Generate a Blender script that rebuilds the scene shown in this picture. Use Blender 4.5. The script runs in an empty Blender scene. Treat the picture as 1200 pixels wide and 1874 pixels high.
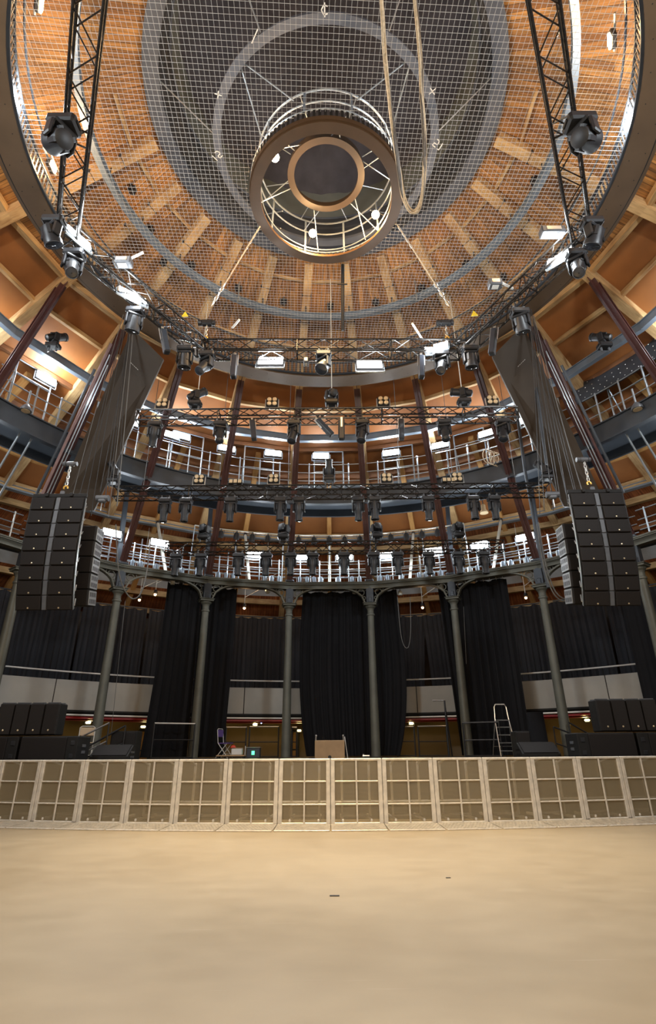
import bpy, math, random
from mathutils import Vector, Matrix, Euler
random.seed(11)
C = bpy.context.scene.collection
PI = math.pi
R_ = math.radians
sin, cos = math.sin, math.cos

# ------------------------------------------------------------------ camera
CAM = Vector((0.024, -8.784, 1.3))
YAW, PITCH, ROLL, FPX = R_(-0.188), R_(23.832), R_(-0.36), 989.03
_f = Vector((sin(YAW)*cos(PITCH), cos(YAW)*cos(PITCH), sin(PITCH)))
_r = _f.cross(Vector((0, 0, 1))).normalized()
_u = _r.cross(_f)
CR = _r*cos(ROLL) + _u*sin(ROLL)
CU = -_r*sin(ROLL) + _u*cos(ROLL)
CF = _f
cam_d = bpy.data.cameras.new('camera')
cam_d.sensor_fit = 'VERTICAL'; cam_d.sensor_height = 36.0
cam_d.lens = FPX/1874*36.0
cam_d.clip_start = 0.05; cam_d.clip_end = 200
cam = bpy.data.objects.new('camera', cam_d); C.objects.link(cam)
_m = Matrix((CR, CU, -CF)).transposed().to_4x4(); _m.translation = CAM
cam.matrix_world = _m
S = bpy.context.scene
S.camera = cam

# ------------------------------------------------------------------ view, world
S.view_settings.view_transform = 'Standard'
S.view_settings.look = 'None'
S.view_settings.gamma = 1.0
S.view_settings.use_curve_mapping = False
S.view_settings.exposure = 0.25
S.cycles.use_denoising = True
S.cycles.max_bounces = 6
S.cycles.diffuse_bounces = 3
S.cycles.glossy_bounces = 3
S.cycles.transparent_max_bounces = 12
S.cycles.sample_clamp_indirect = 6.0
S.cycles.caustics_reflective = False
S.cycles.caustics_refractive = False
W = bpy.data.worlds.new('world'); S.world = W; W.use_nodes = True
W.node_tree.nodes['Background'].inputs[0].default_value = (0.55, 0.6, 0.7, 1)
W.node_tree.nodes['Background'].inputs[1].default_value = 0.05

# lamp strengths, tuned here
COOL = (0.86, 0.94, 1.0); WARM = (1.0, 0.62, 0.28); FILL_WARM = (1.0, 0.80, 0.55)  # the third tint is for the added front fill light
P_UPPER, P_LOWER, P_TRUSS, P_RINGTUBE = 95, 80, 112, 100
P_CHAND, P_WARM, P_UNDER, P_BULB = 190, 110, 9, 9

def lamp(kind, name, loc, power, color, size=0.1, sy=None, aim=None, spread=None, blend=None, angle=None):
    d = bpy.data.lights.new(name, kind); d.energy = power; d.color = color
    if kind == 'AREA':
        d.shape = 'RECTANGLE'; d.size = size; d.size_y = sy or size
        if spread: d.spread = spread
    elif kind == 'SPOT':
        d.shadow_soft_size = size; d.spot_size = angle; d.spot_blend = blend or 0.6
    else:
        d.shadow_soft_size = size
    o = bpy.data.objects.new(name, d); C.objects.link(o); o.location = loc
    if aim is not None:
        o.rotation_euler = (Vector(aim)-Vector(loc)).to_track_quat('-Z', 'Y').to_euler()
    return o

# added fill lights without fixtures: floor spot under the catwalk, the rest out of view
lamp('SPOT', 'floor_fill_spot', (-0.23, 1.42, 13.2), 4500, (1.0, 0.76, 0.42), 0.25, aim=(0.1, 2.2, 0), angle=R_(56), blend=1.0)
lamp('AREA', 'fill_light_front', (0, -12.5, 6.5), 430, FILL_WARM, 5.0, 1.0, aim=(0, 4, 5.5))  # added behind the viewer to brighten barrier and speaker fronts
lamp('AREA', 'fill_light_side_a', (-9.0, -7.0, 9.8), 620, COOL, 2.0, 0.6, aim=(9, 6, 10.6))  # added unseen pair, each brightening the opposite side of the walkway
lamp('AREA', 'fill_light_side_b', (9.0, -7.0, 9.8), 620, COOL, 2.0, 0.6, aim=(-9, 6, 10.6))

# ------------------------------------------------------------------ pixel -> place
def ray(px, py):
    v = CF + CR*((px-600)/FPX) - CU*((py-937)/FPX)
    return v.normalized()
def at_y(px, py, y):
    d = ray(px, py); return CAM + d*((y-CAM.y)/d.y)
def at_z(px, py, z):
    d = ray(px, py); return CAM + d*((z-CAM.z)/d.z)
def at_r(px, py, r):
    d = ray(px, py); a = d.x*d.x+d.y*d.y; b = CAM.x*d.x+CAM.y*d.y; c = CAM.x**2+CAM.y**2-r*r
    return CAM + d*((-b+math.sqrt(max(b*b-a*c, 0)))/a)
ROOF_Z, ROOF_R, ROOF_S = 16.77, 4.6, 0.57
def roof_z(r): return ROOF_Z - ROOF_S*(r-ROOF_R)
def at_roof(px, py, below=0.0):
    d = ray(px, py); lo = 1.0
    t = 1.0
    while t < 60:
        p = CAM + d*t
        if p.z > roof_z(math.hypot(p.x, p.y)) - below: return p
        t += 0.01
    return CAM + d*20
def pol(r, deg, z=0.0):
    a = R_(deg); return Vector((r*sin(a), r*cos(a), z))
def az(p): return math.degrees(math.atan2(p.x, p.y))

# ------------------------------------------------------------------ materials
def new_mat(name):
    m = bpy.data.materials.new(name); m.use_nodes = True
    return m, m.node_tree.nodes, m.node_tree.links, m.node_tree.nodes['Principled BSDF']
def mat(name, col, rough=0.5, metal=0.0, var=0.0, scale=3.0, bump=0.0, detail=4, spec=None, stretch=None, col2=None):
    m, N, L, B = new_mat(name)
    B.inputs['Base Color'].default_value = (*col, 1); B.inputs['Roughness'].default_value = rough; B.inputs['Metallic'].default_value = metal
    if spec is not None: B.inputs['Specular IOR Level'].default_value = spec
    if var or bump or col2:
        tc = N.new('ShaderNodeTexCoord'); mp = N.new('ShaderNodeMapping'); L.new(tc.outputs['Object'], mp.inputs[0])
        if stretch: mp.inputs['Scale'].default_value = stretch
        nz = N.new('ShaderNodeTexNoise'); nz.inputs['Scale'].default_value = scale; nz.inputs['Detail'].default_value = detail
        L.new(mp.outputs[0], nz.inputs['Vector'])
        rp = N.new('ShaderNodeValToRGB'); L.new(nz.outputs[0], rp.inputs[0])
        c2 = col2 or tuple(min(1, c*(1+var)) for c in col); c1 = col if col2 else tuple(c*(1-var) for c in col)
        rp.color_ramp.elements[0].position = 0.3; rp.color_ramp.elements[1].position = 0.7
        rp.color_ramp.elements[0].color = (*c1, 1); rp.color_ramp.elements[1].color = (*c2, 1)
        L.new(rp.outputs[0], B.inputs['Base Color'])
        if bump:
            bp = N.new('ShaderNodeBump'); bp.inputs['Strength'].default_value = bump; bp.inputs['Distance'].default_value = 0.02
            L.new(nz.outputs[0], bp.inputs['Height']); L.new(bp.outputs[0], B.inputs['Normal'])
    return m
def emit(name, col, strength):
    m, N, L, B = new_mat(name)
    B.inputs['Base Color'].default_value = (*col, 1)
    B.inputs['Emission Color'].default_value = (*col, 1); B.inputs['Emission Strength'].default_value = strength
    return m
def uv_wood(name, c1, c2, dark, rowh, brickw, gap=0.006, rough=0.6, patch=None):
    """boards laid along the U direction of the UV map (metres)"""
    m, N, L, B = new_mat(name)
    uv = N.new('ShaderNodeUVMap'); 
    br = N.new('ShaderNodeTexBrick'); L.new(uv.outputs[0], br.inputs['Vector'])
    br.inputs['Scale'].default_value = 1.0; br.inputs['Row Height'].default_value = rowh; br.inputs['Brick Width'].default_value = brickw
    br.inputs['Mortar Size'].default_value = gap; br.inputs['Mortar Smooth'].default_value = 0.3; br.inputs['Bias'].default_value = 0.0
    br.inputs['Color1'].default_value = (*c1, 1); br.inputs['Color2'].default_value = (*c2, 1); br.inputs['Mortar'].default_value = (*dark, 1)
    mp = N.new('ShaderNodeMapping'); mp.inputs['Scale'].default_value = (0.7, 14, 1); L.new(uv.outputs[0], mp.inputs[0])
    nz = N.new('ShaderNodeTexNoise'); nz.inputs['Scale'].default_value = 1.6; nz.inputs['Detail'].default_value = 6; L.new(mp.outputs[0], nz.inputs['Vector'])
    n2 = N.new('ShaderNodeTexNoise'); n2.inputs['Scale'].default_value = 0.55; n2.inputs['Detail'].default_value = 5; L.new(uv.outputs[0], n2.inputs['Vector'])
    r1 = N.new('ShaderNodeMapRange'); r1.inputs[1].default_value = 0.25; r1.inputs[2].default_value = 0.75; r1.inputs[3].default_value = 0.35; r1.inputs[4].default_value = 1.45
    L.new(nz.outputs[0], r1.inputs[0])
    r2 = N.new('ShaderNodeMapRange'); r2.inputs[1].default_value = 0.3; r2.inputs[2].default_value = 0.7; r2.inputs[3].default_value = 0.5; r2.inputs[4].default_value = 1.45
    L.new(n2.outputs[0], r2.inputs[0])
    mu = N.new('ShaderNodeMath'); mu.operation = 'MULTIPLY'; L.new(r1.outputs[0], mu.inputs[0]); L.new(r2.outputs[0], mu.inputs[1])
    mx = N.new('ShaderNodeMix'); mx.data_type = 'RGBA'; mx.blend_type = 'MULTIPLY'; mx.inputs[0].default_value = 1.0
    L.new(br.outputs[0], mx.inputs[6]); L.new(mu.outputs[0], mx.inputs[7]); L.new(mx.outputs[2], B.inputs['Base Color'])
    B.inputs['Roughness'].default_value = rough
    return m
def uv_timber(name, c1, c2, rough=0.7):
    m, N, L, B = new_mat(name)
    uv = N.new('ShaderNodeUVMap'); mp = N.new('ShaderNodeMapping'); mp.inputs['Scale'].default_value = (0.8, 9, 1); L.new(uv.outputs[0], mp.inputs[0])
    tc = N.new('ShaderNodeTexCoord'); n2 = N.new('ShaderNodeTexNoise'); n2.inputs['Scale'].default_value = 1.1; n2.inputs['Detail'].default_value = 3; L.new(tc.outputs['Object'], n2.inputs['Vector'])
    nz = N.new('ShaderNodeTexNoise'); nz.inputs['Scale'].default_value = 2.2; nz.inputs['Detail'].default_value = 7; nz.inputs['Roughness'].default_value = 0.65; L.new(mp.outputs[0], nz.inputs['Vector'])
    ad = N.new('ShaderNodeMath'); ad.operation = 'MULTIPLY_ADD'; ad.inputs[1].default_value = 0.6; L.new(n2.outputs[0], ad.inputs[0])
    sc = N.new('ShaderNodeMath'); sc.operation = 'MULTIPLY'; sc.inputs[1].default_value = 0.5; L.new(nz.outputs[0], sc.inputs[0]); L.new(sc.outputs[0], ad.inputs[2])
    rp = N.new('ShaderNodeValToRGB'); L.new(ad.outputs[0], rp.inputs[0])
    rp.color_ramp.elements[0].position = 0.38; rp.color_ramp.elements[1].position = 0.68
    rp.color_ramp.elements[0].color = (*c1, 1); rp.color_ramp.elements[1].color = (*c2, 1)
    L.new(rp.outputs[0], B.inputs['Base Color']); B.inputs['Roughness'].default_value = rough
    return m
M = {}
M['planks'] = uv_wood('orange_dome_planks', (0.42, 0.20, 0.055), (0.23, 0.095, 0.025), (0.04, 0.016, 0.007), 0.16, 2.6)
M['planks_low'] = uv_wood('dark_red_soffit_planks', (0.42, 0.14, 0.045), (0.30, 0.09, 0.03), (0.04, 0.014, 0.007), 0.14, 2.4)
M['timber'] = uv_timber('tan_timber', (0.26, 0.13, 0.045), (0.68, 0.46, 0.22))
M['timber_orange'] = uv_timber('orange_timber', (0.42, 0.19, 0.05), (0.66, 0.36, 0.12))
M['timber_dark'] = uv_timber('dark_timber', (0.12, 0.045, 0.018), (0.32, 0.14, 0.055))
M['brown_panel'] = mat('brown_hardboard_panel', (0.30, 0.112, 0.03), 0.55, var=0.32, scale=0.5)
M['grey_panel'] = mat('grey_acoustic_panel', (0.10, 0.115, 0.13), 0.45, var=0.15, scale=0.8)
M['pale_panel'] = mat('pale_blue_panel', (0.66, 0.72, 0.78), 0.6, var=0.06)
M['slab'] = mat('dark_bronze_panel', (0.062, 0.047, 0.034), 0.6, var=0.1, scale=0.8, spec=0.3)
M['ring_brown'] = mat('bronze_ring_plate', (0.115, 0.07, 0.038), 0.4, metal=0.25, var=0.15, scale=1.2)
M['chand_inner'] = mat('inner_ring_plate', (0.045, 0.03, 0.02), 0.5, metal=0.2, var=0.12, scale=2)
M['chand_brown'] = mat('chandelier_plate', (0.085, 0.044, 0.019), 0.42, metal=0.2, var=0.12, scale=2)
M['blue_steel'] = mat('blue_grey_steel', (0.25, 0.30, 0.36), 0.4, metal=0.35, var=0.12, scale=1.5)
M['grey_steel'] = mat('dark_grey_steel', (0.058, 0.067, 0.08), 0.45, metal=0.3, var=0.15, scale=1.5)
M['drum'] = mat('grey_drum_steel', (0.095, 0.105, 0.13), 0.55, metal=0.1, var=0.2, scale=1.3)
M['drum_dark'] = mat('dark_drum_steel', (0.05, 0.05, 0.053), 0.6, var=0.2, scale=1.5)
M['drum_green'] = mat('grey_green_drum_band', (0.15, 0.153, 0.13), 0.6, var=0.15, scale=1.5)
M['red_steel'] = mat('dark_red_steel', (0.085, 0.034, 0.031), 0.36, var=0.15, scale=2)
M['iron'] = mat('olive_grey_iron', (0.125, 0.125, 0.10), 0.5, metal=0.2, var=0.18, scale=2, bump=0.15)
M['galv'] = mat('galvanised_steel', (0.42, 0.47, 0.51), 0.33, metal=0.7, var=0.12, scale=6)
M['white_strut'] = mat('cream_painted_tube', (0.80, 0.79, 0.70), 0.45, var=0.08)
M['truss'] = mat('worn_black_truss_tube', (0.034, 0.03, 0.027), 0.25, metal=0.5, var=0.4, scale=18)
M['black'] = mat('black_plastic', (0.017, 0.017, 0.019), 0.45, var=0.2, scale=6)
M['black_soft'] = mat('black_textured_paint', (0.013, 0.012, 0.011), 0.62, var=0.2, scale=8, spec=0.3)
M['grille'] = mat('black_speaker_grille', (0.0125, 0.0095, 0.008), 0.62, var=0.12, scale=40, spec=0.3)
M['grey_plastic'] = mat('grey_plastic', (0.10, 0.105, 0.115), 0.4, var=0.15, scale=5)
M['pale_plate'] = mat('pale_metal_plate', (0.36, 0.37, 0.38), 0.4, metal=0.3)
M['bright_rail'] = mat('bright_handrail', (0.82, 0.82, 0.80), 0.35, metal=0.2)
M['silver'] = mat('silver_metal', (0.72, 0.72, 0.7), 0.28, metal=0.9)
M['brass'] = mat('brass_badge', (0.75, 0.62, 0.4), 0.3, metal=0.7)
M['glass_lens'] = mat('dark_glass_lens', (0.03, 0.035, 0.045), 0.06, spec=0.9)
M['amber_lamp'] = mat('amber_lamp_glass', (0.75, 0.58, 0.36), 0.15, var=0.1, scale=20)
M['net'] = mat('white_net_strand', (0.47, 0.44, 0.40), 0.6)
M['cloth'] = mat('black_wool_serge', (0.013, 0.013, 0.015), 0.88, var=0.08, scale=2, spec=0.2)
M['cloth_back'] = mat('charcoal_back_curtain', (0.040, 0.040, 0.045), 0.85, var=0.08, scale=1, spec=0.25)
M['ceil_cloth'] = mat('plum_black_ceiling_cloth', (0.085, 0.078, 0.088), 0.9, var=0.15, scale=2, spec=0.2)
M['stage'] = mat('black_stage_deck', (0.03, 0.026, 0.022), 0.5, var=0.2, scale=4)
M['balcony'] = mat('grey_balcony_panel', (0.40, 0.38, 0.34), 0.6, var=0.1, scale=1.1)
M['brown_wall'] = mat('brown_foyer_wall', (0.20, 0.135, 0.065), 0.6, var=0.1, scale=1.0)
M['red_lit_tint'] = mat('red_lit_edge_tint', (0.42, 0.012, 0.012), 0.4, var=0.1)  # red lighting along the soffit edge, put into the colour
M['wall'] = mat('dark_brick_wall', (0.10, 0.075, 0.055), 0.8, var=0.2, scale=3)
M['rope_pale'] = mat('pale_rope', (0.60, 0.47, 0.31), 0.7, var=0.25, scale=25)
M['rope_dark'] = mat('dark_cable', (0.13, 0.115, 0.10), 0.5, var=0.25, scale=15)
M['cable'] = mat('black_cable', (0.03, 0.029, 0.028), 0.5)
M['cable_grey'] = mat('grey_cable', (0.12, 0.12, 0.115), 0.5)
M['cardboard'] = mat('tan_board', (0.42, 0.27, 0.14), 0.65, var=0.1, scale=4)
M['yellow'] = mat('yellow_plastic', (0.75, 0.55, 0.03), 0.5)
M['gold'] = mat('gold_hook', (0.85, 0.5, 0.10), 0.35, metal=0.5)
M['purple'] = mat('purple_seat_fabric', (0.14, 0.08, 0.30), 0.8)
M['beige'] = mat('beige_plastic', (0.55, 0.42, 0.28), 0.5)
M['white_paint'] = mat('white_painted_metal', (0.75, 0.74, 0.70), 0.4)
M['red_ball'] = mat('red_plastic', (0.6, 0.06, 0.03), 0.4)
M['orange_door'] = mat('ochre_door', (0.30, 0.15, 0.035), 0.55, var=0.12)
M['pink_lagging'] = mat('pink_lagging', (0.30, 0.19, 0.18), 0.6, var=0.15, scale=4)
M['lens_cool'] = emit('lit_led_panel', (0.93, 0.97, 1.0), 22)
M['lens_warm'] = emit('lit_halogen', (1.0, 0.72, 0.36), 40)
M['lens_bulb'] = emit('lit_small_bulb', (1.0, 0.55, 0.25), 14)
M['lens_yellow'] = emit('lit_yellow_bulkhead', (1.0, 0.82, 0.42), 10)
M['led_green'] = emit('green_indicator', (0.1, 0.9, 0.35), 2)
M['led_blue'] = emit('blue_indicator', (0.4, 0.5, 1.0), 6)

# floor: pale poured floor with soft patches and scuffs
def floor_material():
    m, N, L, B = new_mat('pale_poured_floor')
    tc = N.new('ShaderNodeTexCoord')
    n1 = N.new('ShaderNodeTexNoise'); n1.inputs['Scale'].default_value = 0.35; n1.inputs['Detail'].default_value = 5; L.new(tc.outputs['Object'], n1.inputs['Vector'])
    mp = N.new('ShaderNodeMapping'); mp.inputs['Scale'].default_value = (1.0, 1.6, 1); mp.inputs['Rotation'].default_value = (0, 0, 0.5); L.new(tc.outputs['Object'], mp.inputs[0])
    n2 = N.new('ShaderNodeTexNoise'); n2.inputs['Scale'].default_value = 2.2; n2.inputs['Detail'].default_value = 8; L.new(mp.outputs[0], n2.inputs['Vector'])
    ad = N.new('ShaderNodeMath'); ad.operation = 'MULTIPLY_ADD'; ad.inputs[1].default_value = 0.35; L.new(n2.outputs[0], ad.inputs[0]); 
    s1 = N.new('ShaderNodeMath'); s1.operation = 'MULTIPLY'; s1.inputs[1].default_value = 0.65; L.new(n1.outputs[0], s1.inputs[0]); L.new(s1.outputs[0], ad.inputs[2])
    rp = N.new('ShaderNodeValToRGB'); L.new(ad.outputs[0], rp.inputs[0])
    rp.color_ramp.elements[0].position = 0.36; rp.color_ramp.elements[1].position = 0.6
    rp.color_ramp.elements[0].color = (0.40, 0.31, 0.19, 1); rp.color_ramp.elements[1].color = (0.485, 0.385, 0.245, 1)
    m3 = N.new('ShaderNodeMapping'); m3.inputs['Scale'].default_value = (0.5, 7.0, 1); m3.inputs['Rotation'].default_value = (0, 0, -0.7); L.new(tc.outputs['Object'], m3.inputs[0])
    n3 = N.new('ShaderNodeTexNoise'); n3.inputs['Scale'].default_value = 1.5; n3.inputs['Detail'].default_value = 3; L.new(m3.outputs[0], n3.inputs['Vector'])
    lt = N.new('ShaderNodeMapRange'); lt.inputs[1].default_value = 0.68; lt.inputs[2].default_value = 0.74; lt.inputs[3].default_value = 0.0; lt.inputs[4].default_value = 0.22; L.new(n3.outputs[0], lt.inputs[0])
    mx = N.new('ShaderNodeMix'); mx.data_type = 'RGBA'; L.new(lt.outputs[0], mx.inputs[0]); L.new(rp.outputs[0], mx.inputs[6]); mx.inputs[7].default_value = (0.62, 0.53, 0.41, 1)
    L.new(mx.outputs[2], B.inputs['Base Color'])
    rr = N.new('ShaderNodeMapRange'); rr.inputs[3].default_value = 0.38; rr.inputs[4].default_value = 0.55; L.new(n2.outputs[0], rr.inputs[0]); L.new(rr.outputs[0], B.inputs['Roughness'])
    B.inputs['Specular IOR Level'].default_value = 0.4
    return m
M['floor'] = floor_material()
def perforated():
    m, N, L, B = new_mat('perforated_barrier_sheet')
    B.inputs['Base Color'].default_value = (0.43, 0.35, 0.22, 1); B.inputs['Metallic'].default_value = 0.35; B.inputs['Roughness'].default_value = 0.42
    tc = N.new('ShaderNodeTexCoord'); mp = N.new('ShaderNodeMapping'); mp.inputs['Scale'].default_value = (95, 95, 95); L.new(tc.outputs['Object'], mp.inputs[0])
    vo = N.new('ShaderNodeTexVoronoi'); vo.inputs['Randomness'].default_value = 0.0; vo.inputs['Scale'].default_value = 1.0; L.new(mp.outputs[0], vo.inputs['Vector'])
    sx = N.new('ShaderNodeSeparateXYZ'); L.new(mp.outputs[0], sx.inputs[0])
    cm = N.new('ShaderNodeCombineXYZ'); L.new(sx.outputs[0], cm.inputs[0]); L.new(sx.outputs[2], cm.inputs[1]); L.new(cm.outputs[0], vo.inputs['Vector'])
    lt = N.new('ShaderNodeMath'); lt.operation = 'LESS_THAN'; lt.inputs[1].default_value = 0.37; L.new(vo.outputs[0], lt.inputs[0])
    tr = N.new('ShaderNodeBsdfTransparent'); ms = N.new('ShaderNodeMixShader'); L.new(lt.outputs[0], ms.inputs[0]); L.new(B.outputs[0], ms.inputs[1]); L.new(tr.outputs[0], ms.inputs[2])
    L.new(ms.outputs[0], N['Material Output'].inputs[0])
    return m
M['perf'] = perforated()
M['barrier'] = mat('dull_aluminium_frame', (0.76, 0.70, 0.60), 0.42, metal=0.35, var=0.15, scale=9)
M['tread'] = mat('chequer_tread_plate', (0.64, 0.575, 0.47), 0.42, metal=0.35, var=0.18, scale=14, bump=0.3)

# ------------------------------------------------------------------ mesh builder
class MB:
    def __init__(s): s.v = []; s.f = []; s.uv = []
    def add(s, vs, fs, uvs=None):
        b = len(s.v); s.v += [tuple(v) for v in vs]
        for k, f in enumerate(fs):
            s.f.append(tuple(i+b for i in f)); s.uv.append(uvs[k] if uvs else None)
        return s
    def hexa(s, p):                       # 8 points: bottom 4 then top 4
        return s.add(p, [(3,2,1,0),(4,5,6,7),(0,1,5,4),(1,2,6,5),(2,3,7,6),(3,0,4,7)])
    def box(s, c, d, rot=None):
        c = Vector(c); hx, hy, hz = d[0]/2, d[1]/2, d[2]/2; pts = []
        for z in (-hz, hz):
            for x, y in ((-hx,-hy),(hx,-hy),(hx,hy),(-hx,hy)):
                q = Vector((x,y,z)); 
                if rot is not None: q = rot @ q
                pts.append(c+q)
        return s.hexa(pts)
    def bbox(s, c, d, b=0.02, rot=None):  # box with bevelled vertical and horizontal edges
        c = Vector(c); hx, hy, hz = d[0]/2, d[1]/2, d[2]/2; b = min(b, hx*.9, hy*.9, hz*.9); rings = []
        for z, k in ((-hz, b), (-hz+b, 0), (hz-b, 0), (hz, b)):
            x, y = hx-k, hy-k; e = b if k == 0 else b*0.6
            ring = [(-x+e,-y),(x-e,-y),(x,-y+e),(x,y-e),(x-e,y),(-x+e,y),(-x,y-e),(-x,-y+e)]
            rings.append([Vector((a, q, z)) for a, q in ring])
        vs = [c+(rot @ q if rot is not None else q) for r in rings for q in r]; fs = []
        for i in range(3):
            for k in range(8):
                fs.append((i*8+k, i*8+(k+1)%8, (i+1)*8+(k+1)%8, (i+1)*8+k))
        fs.append(tuple(range(7,-1,-1))); fs.append(tuple(range(24,32)))
        return s.add(vs, fs)
    def beam(s, p, q, w, h, up=(0,0,1), roll=0.0):   # rectangular member, UV along its length
        p, q = Vector(p), Vector(q); d = (q-p); ln = d.length; d.normalize(); up = Vector(up)
        x = d.cross(up)
        if x.length < 1e-4: x = d.cross(Vector((1,0,0)))
        x.normalize(); y = x.cross(d)
        if roll: 
            x, y = x*cos(roll)+y*sin(roll), -x*sin(roll)+y*cos(roll)
        a = [(-w/2,-h/2),(w/2,-h/2),(w/2,h/2),(-w/2,h/2)]
        vs = [p+x*i+y*j for i,j in a]+[q+x*i+y*j for i,j in a]
        fs, uv = [], []; o = random.random()*20; per = [0, w, w+h, w*2+h, 2*w+2*h]
        for k in range(4):
            n = (k+1)%4; fs.append((k, n, n+4, k+4)); uv.append([(o,per[k]+o),(o,per[k+1]+o),(o+ln,per[k+1]+o),(o+ln,per[k]+o)])
        fs += [(3,2,1,0),(4,5,6,7)]; uv += [[(0,0),(w,0),(w,h),(0,h)]]*2
        return s.add(vs, fs, uv)
    def tube(s, p, q, r, n=6, r2=None, caps=True):
        p, q = Vector(p), Vector(q); r2 = r if r2 is None else r2
        d = (q-p).normalized(); a = d.orthogonal().normalized(); b = d.cross(a)
        vs = [p+(a*cos(2*PI*k/n)+b*sin(2*PI*k/n))*r for k in range(n)]+[q+(a*cos(2*PI*k/n)+b*sin(2*PI*k/n))*r2 for k in range(n)]
        fs = [(k,(k+1)%n,n+(k+1)%n,n+k) for k in range(n)]
        if caps: fs += [tuple(range(n-1,-1,-1)), tuple(range(n,2*n))]
        return s.add(vs, fs)
    def path(s, pts, r, n=6, closed=False):
        pts = [Vector(p) for p in pts]; m = len(pts); a = None; vs = []
        for i in range(m):
            if closed: t = pts[(i+1)%m]-pts[i-1]
            else: t = pts[min(i+1,m-1)]-pts[max(i-1,0)]
            t.normalize()
            if a is None: a = t.orthogonal().normalized()
            a = (a-t*a.dot(t)).normalized(); b = t.cross(a)
            vs += [pts[i]+(a*cos(2*PI*k/n)+b*sin(2*PI*k/n))*r for k in range(n)]
        fs = []
        for i in range(m if closed else m-1):
            j = (i+1)%m
            for k in range(n): fs.append((i*n+k, i*n+(k+1)%n, j*n+(k+1)%n, j*n+k))
        if not closed: fs += [tuple(range(n-1,-1,-1)), tuple((m-1)*n+k for k in range(n))]
        return s.add(vs, fs)
    def lathe(s, prof, n=16, mtx=None, cap=True):  # prof [(r,z)] about local z
        vs = []
        for r, z in prof:
            for k in range(n):
                q = Vector((r*cos(2*PI*k/n), r*sin(2*PI*k/n), z)); vs.append(mtx @ q if mtx is not None else q)
        fs = []
        for i in range(len(prof)-1):
            for k in range(n): fs.append((i*n+k, i*n+(k+1)%n, (i+1)*n+(k+1)%n, (i+1)*n+k))
        if cap: fs += [tuple(range(n-1,-1,-1)), tuple((len(prof)-1)*n+k for k in range(n))]
        return s.add(vs, fs)
    def ring(s, prof, a0=-180, a1=180, n=144, c=(0,0), closed=True):  # profile [(r,z)] closed loop swept round the hall's axis
        full = a1-a0 >= 359.9; steps = n if full else n+1; m = len(prof); vs = []
        for i in range(steps):
            a = R_(a0+(a1-a0)*i/n)
            for r, z in prof: vs.append((c[0]+r*sin(a), c[1]+r*cos(a), z))
        fs = []
        for i in range(n):
            j = (i+1)%steps
            for k in range(m if closed else m-1):
                fs.append((i*m+k, i*m+(k+1)%m, j*m+(k+1)%m, j*m+k))
        if not full and closed: fs += [tuple(range(m)), tuple((steps-1)*m+k for k in range(m-1,-1,-1))]
        return s.add(vs, fs)
    def sphere(s, c, r, n=10):
        c = Vector(c); prof = [(max(1e-4, r*sin(PI*i/n)), -r*cos(PI*i/n)) for i in range(n+1)]
        return s.lathe(prof, n, Matrix.Translation(c), cap=False)
    def mesh(s, name, smooth=False):
        me = bpy.data.meshes.new(name); me.from_pydata(s.v, [], s.f)
        if any(u is not None for u in s.uv):
            ly = me.uv_layers.new(name='UVMap'); i = 0
            for f, u in zip(s.f, s.uv):
                for k in range(len(f)):
                    ly.data[i].uv = u[k] if u else (0, 0); i += 1
        if smooth:
            me.polygons.foreach_set('use_smooth', [True]*len(me.polygons))
            try: me.set_sharp_from_angle(angle=R_(38))
            except Exception: pass
        me.update(); return me
ROOT_OF = {}
def rootloc(p):
    while p.parent: p = p.parent
    return p
def build(name, mb, m, parent=None, smooth=False, local=False):
    """links a builder as one mesh object; world coordinates are moved into the (unturned) root's space unless local"""
    if parent is not None and not local:
        L = rootloc(parent).location; mb.v = [(v[0]-L.x, v[1]-L.y, v[2]-L.z) for v in mb.v]
    me = mb.mesh(name, smooth); me.materials.append(m if not isinstance(m, str) else M[m])
    o = bpy.data.objects.new(name, me); C.objects.link(o)
    if parent is not None: o.parent = parent
    return o
def tag(o, label, cat=None, group=None, kind=None):
    if label: o['label'] = label
    if cat: o['category'] = cat
    if group: o['group'] = group
    if kind: o['kind'] = kind
    return o
def thing(name, loc, label, cat, group=None, rot=None):
    o = bpy.data.objects.new(name, None); C.objects.link(o); o.location = loc; o.empty_display_size = 0.2
    if rot: o.rotation_euler = rot
    return tag(o, label, cat, group)
def single(name, mb, m, label, cat, group=None, loc=None, smooth=False):
    if loc is not None:
        L = Vector(loc); mb.v = [(v[0]-L.x, v[1]-L.y, v[2]-L.z) for v in mb.v]
    o = build(name, mb, m, None, smooth)
    if loc is not None: o.location = loc
    return tag(o, label, cat, group)
def struct(name, mb, m, label=None, smooth=False):
    o = build(name, mb, m, None, smooth); o['kind'] = 'structure'
    if label: o['label'] = label
    return o
def dup(root, loc, rot=None, label=None, group=None):
    r = root.copy(); C.objects.link(r); r.location = loc
    if rot is not None: r.rotation_euler = rot
    if label: r['label'] = label
    if group: r['group'] = group
    for ch in root.children:
        c = ch.copy(); C.objects.link(c); c.parent = r
        for g in ch.children:
            d = g.copy(); C.objects.link(d); d.parent = c
    return r
class Stamp:                                 # first use moves the original, later uses copy it
    def __init__(s, root): s.root = root; s.used = False
    def put(s, loc, rot=None, label=None, group=None):
        if not s.used:
            s.used = True; o = s.root; o.location = loc
            if rot is not None: o.rotation_euler = rot
            if label: o['label'] = label
            if group: o['group'] = group
            return o
        return dup(s.root, loc, rot, label, group)
ORD = ['first','second','third','fourth','fifth','sixth','seventh','eighth','ninth','tenth','eleventh','twelfth','thirteenth','fourteenth','fifteenth','sixteenth','seventeenth','eighteenth','nineteenth','twentieth']
def nth(i, n):
    if i == 0: return 'leftmost'
    if i == n-1: return 'rightmost'
    return ORD[i]+' from the left'
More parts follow.
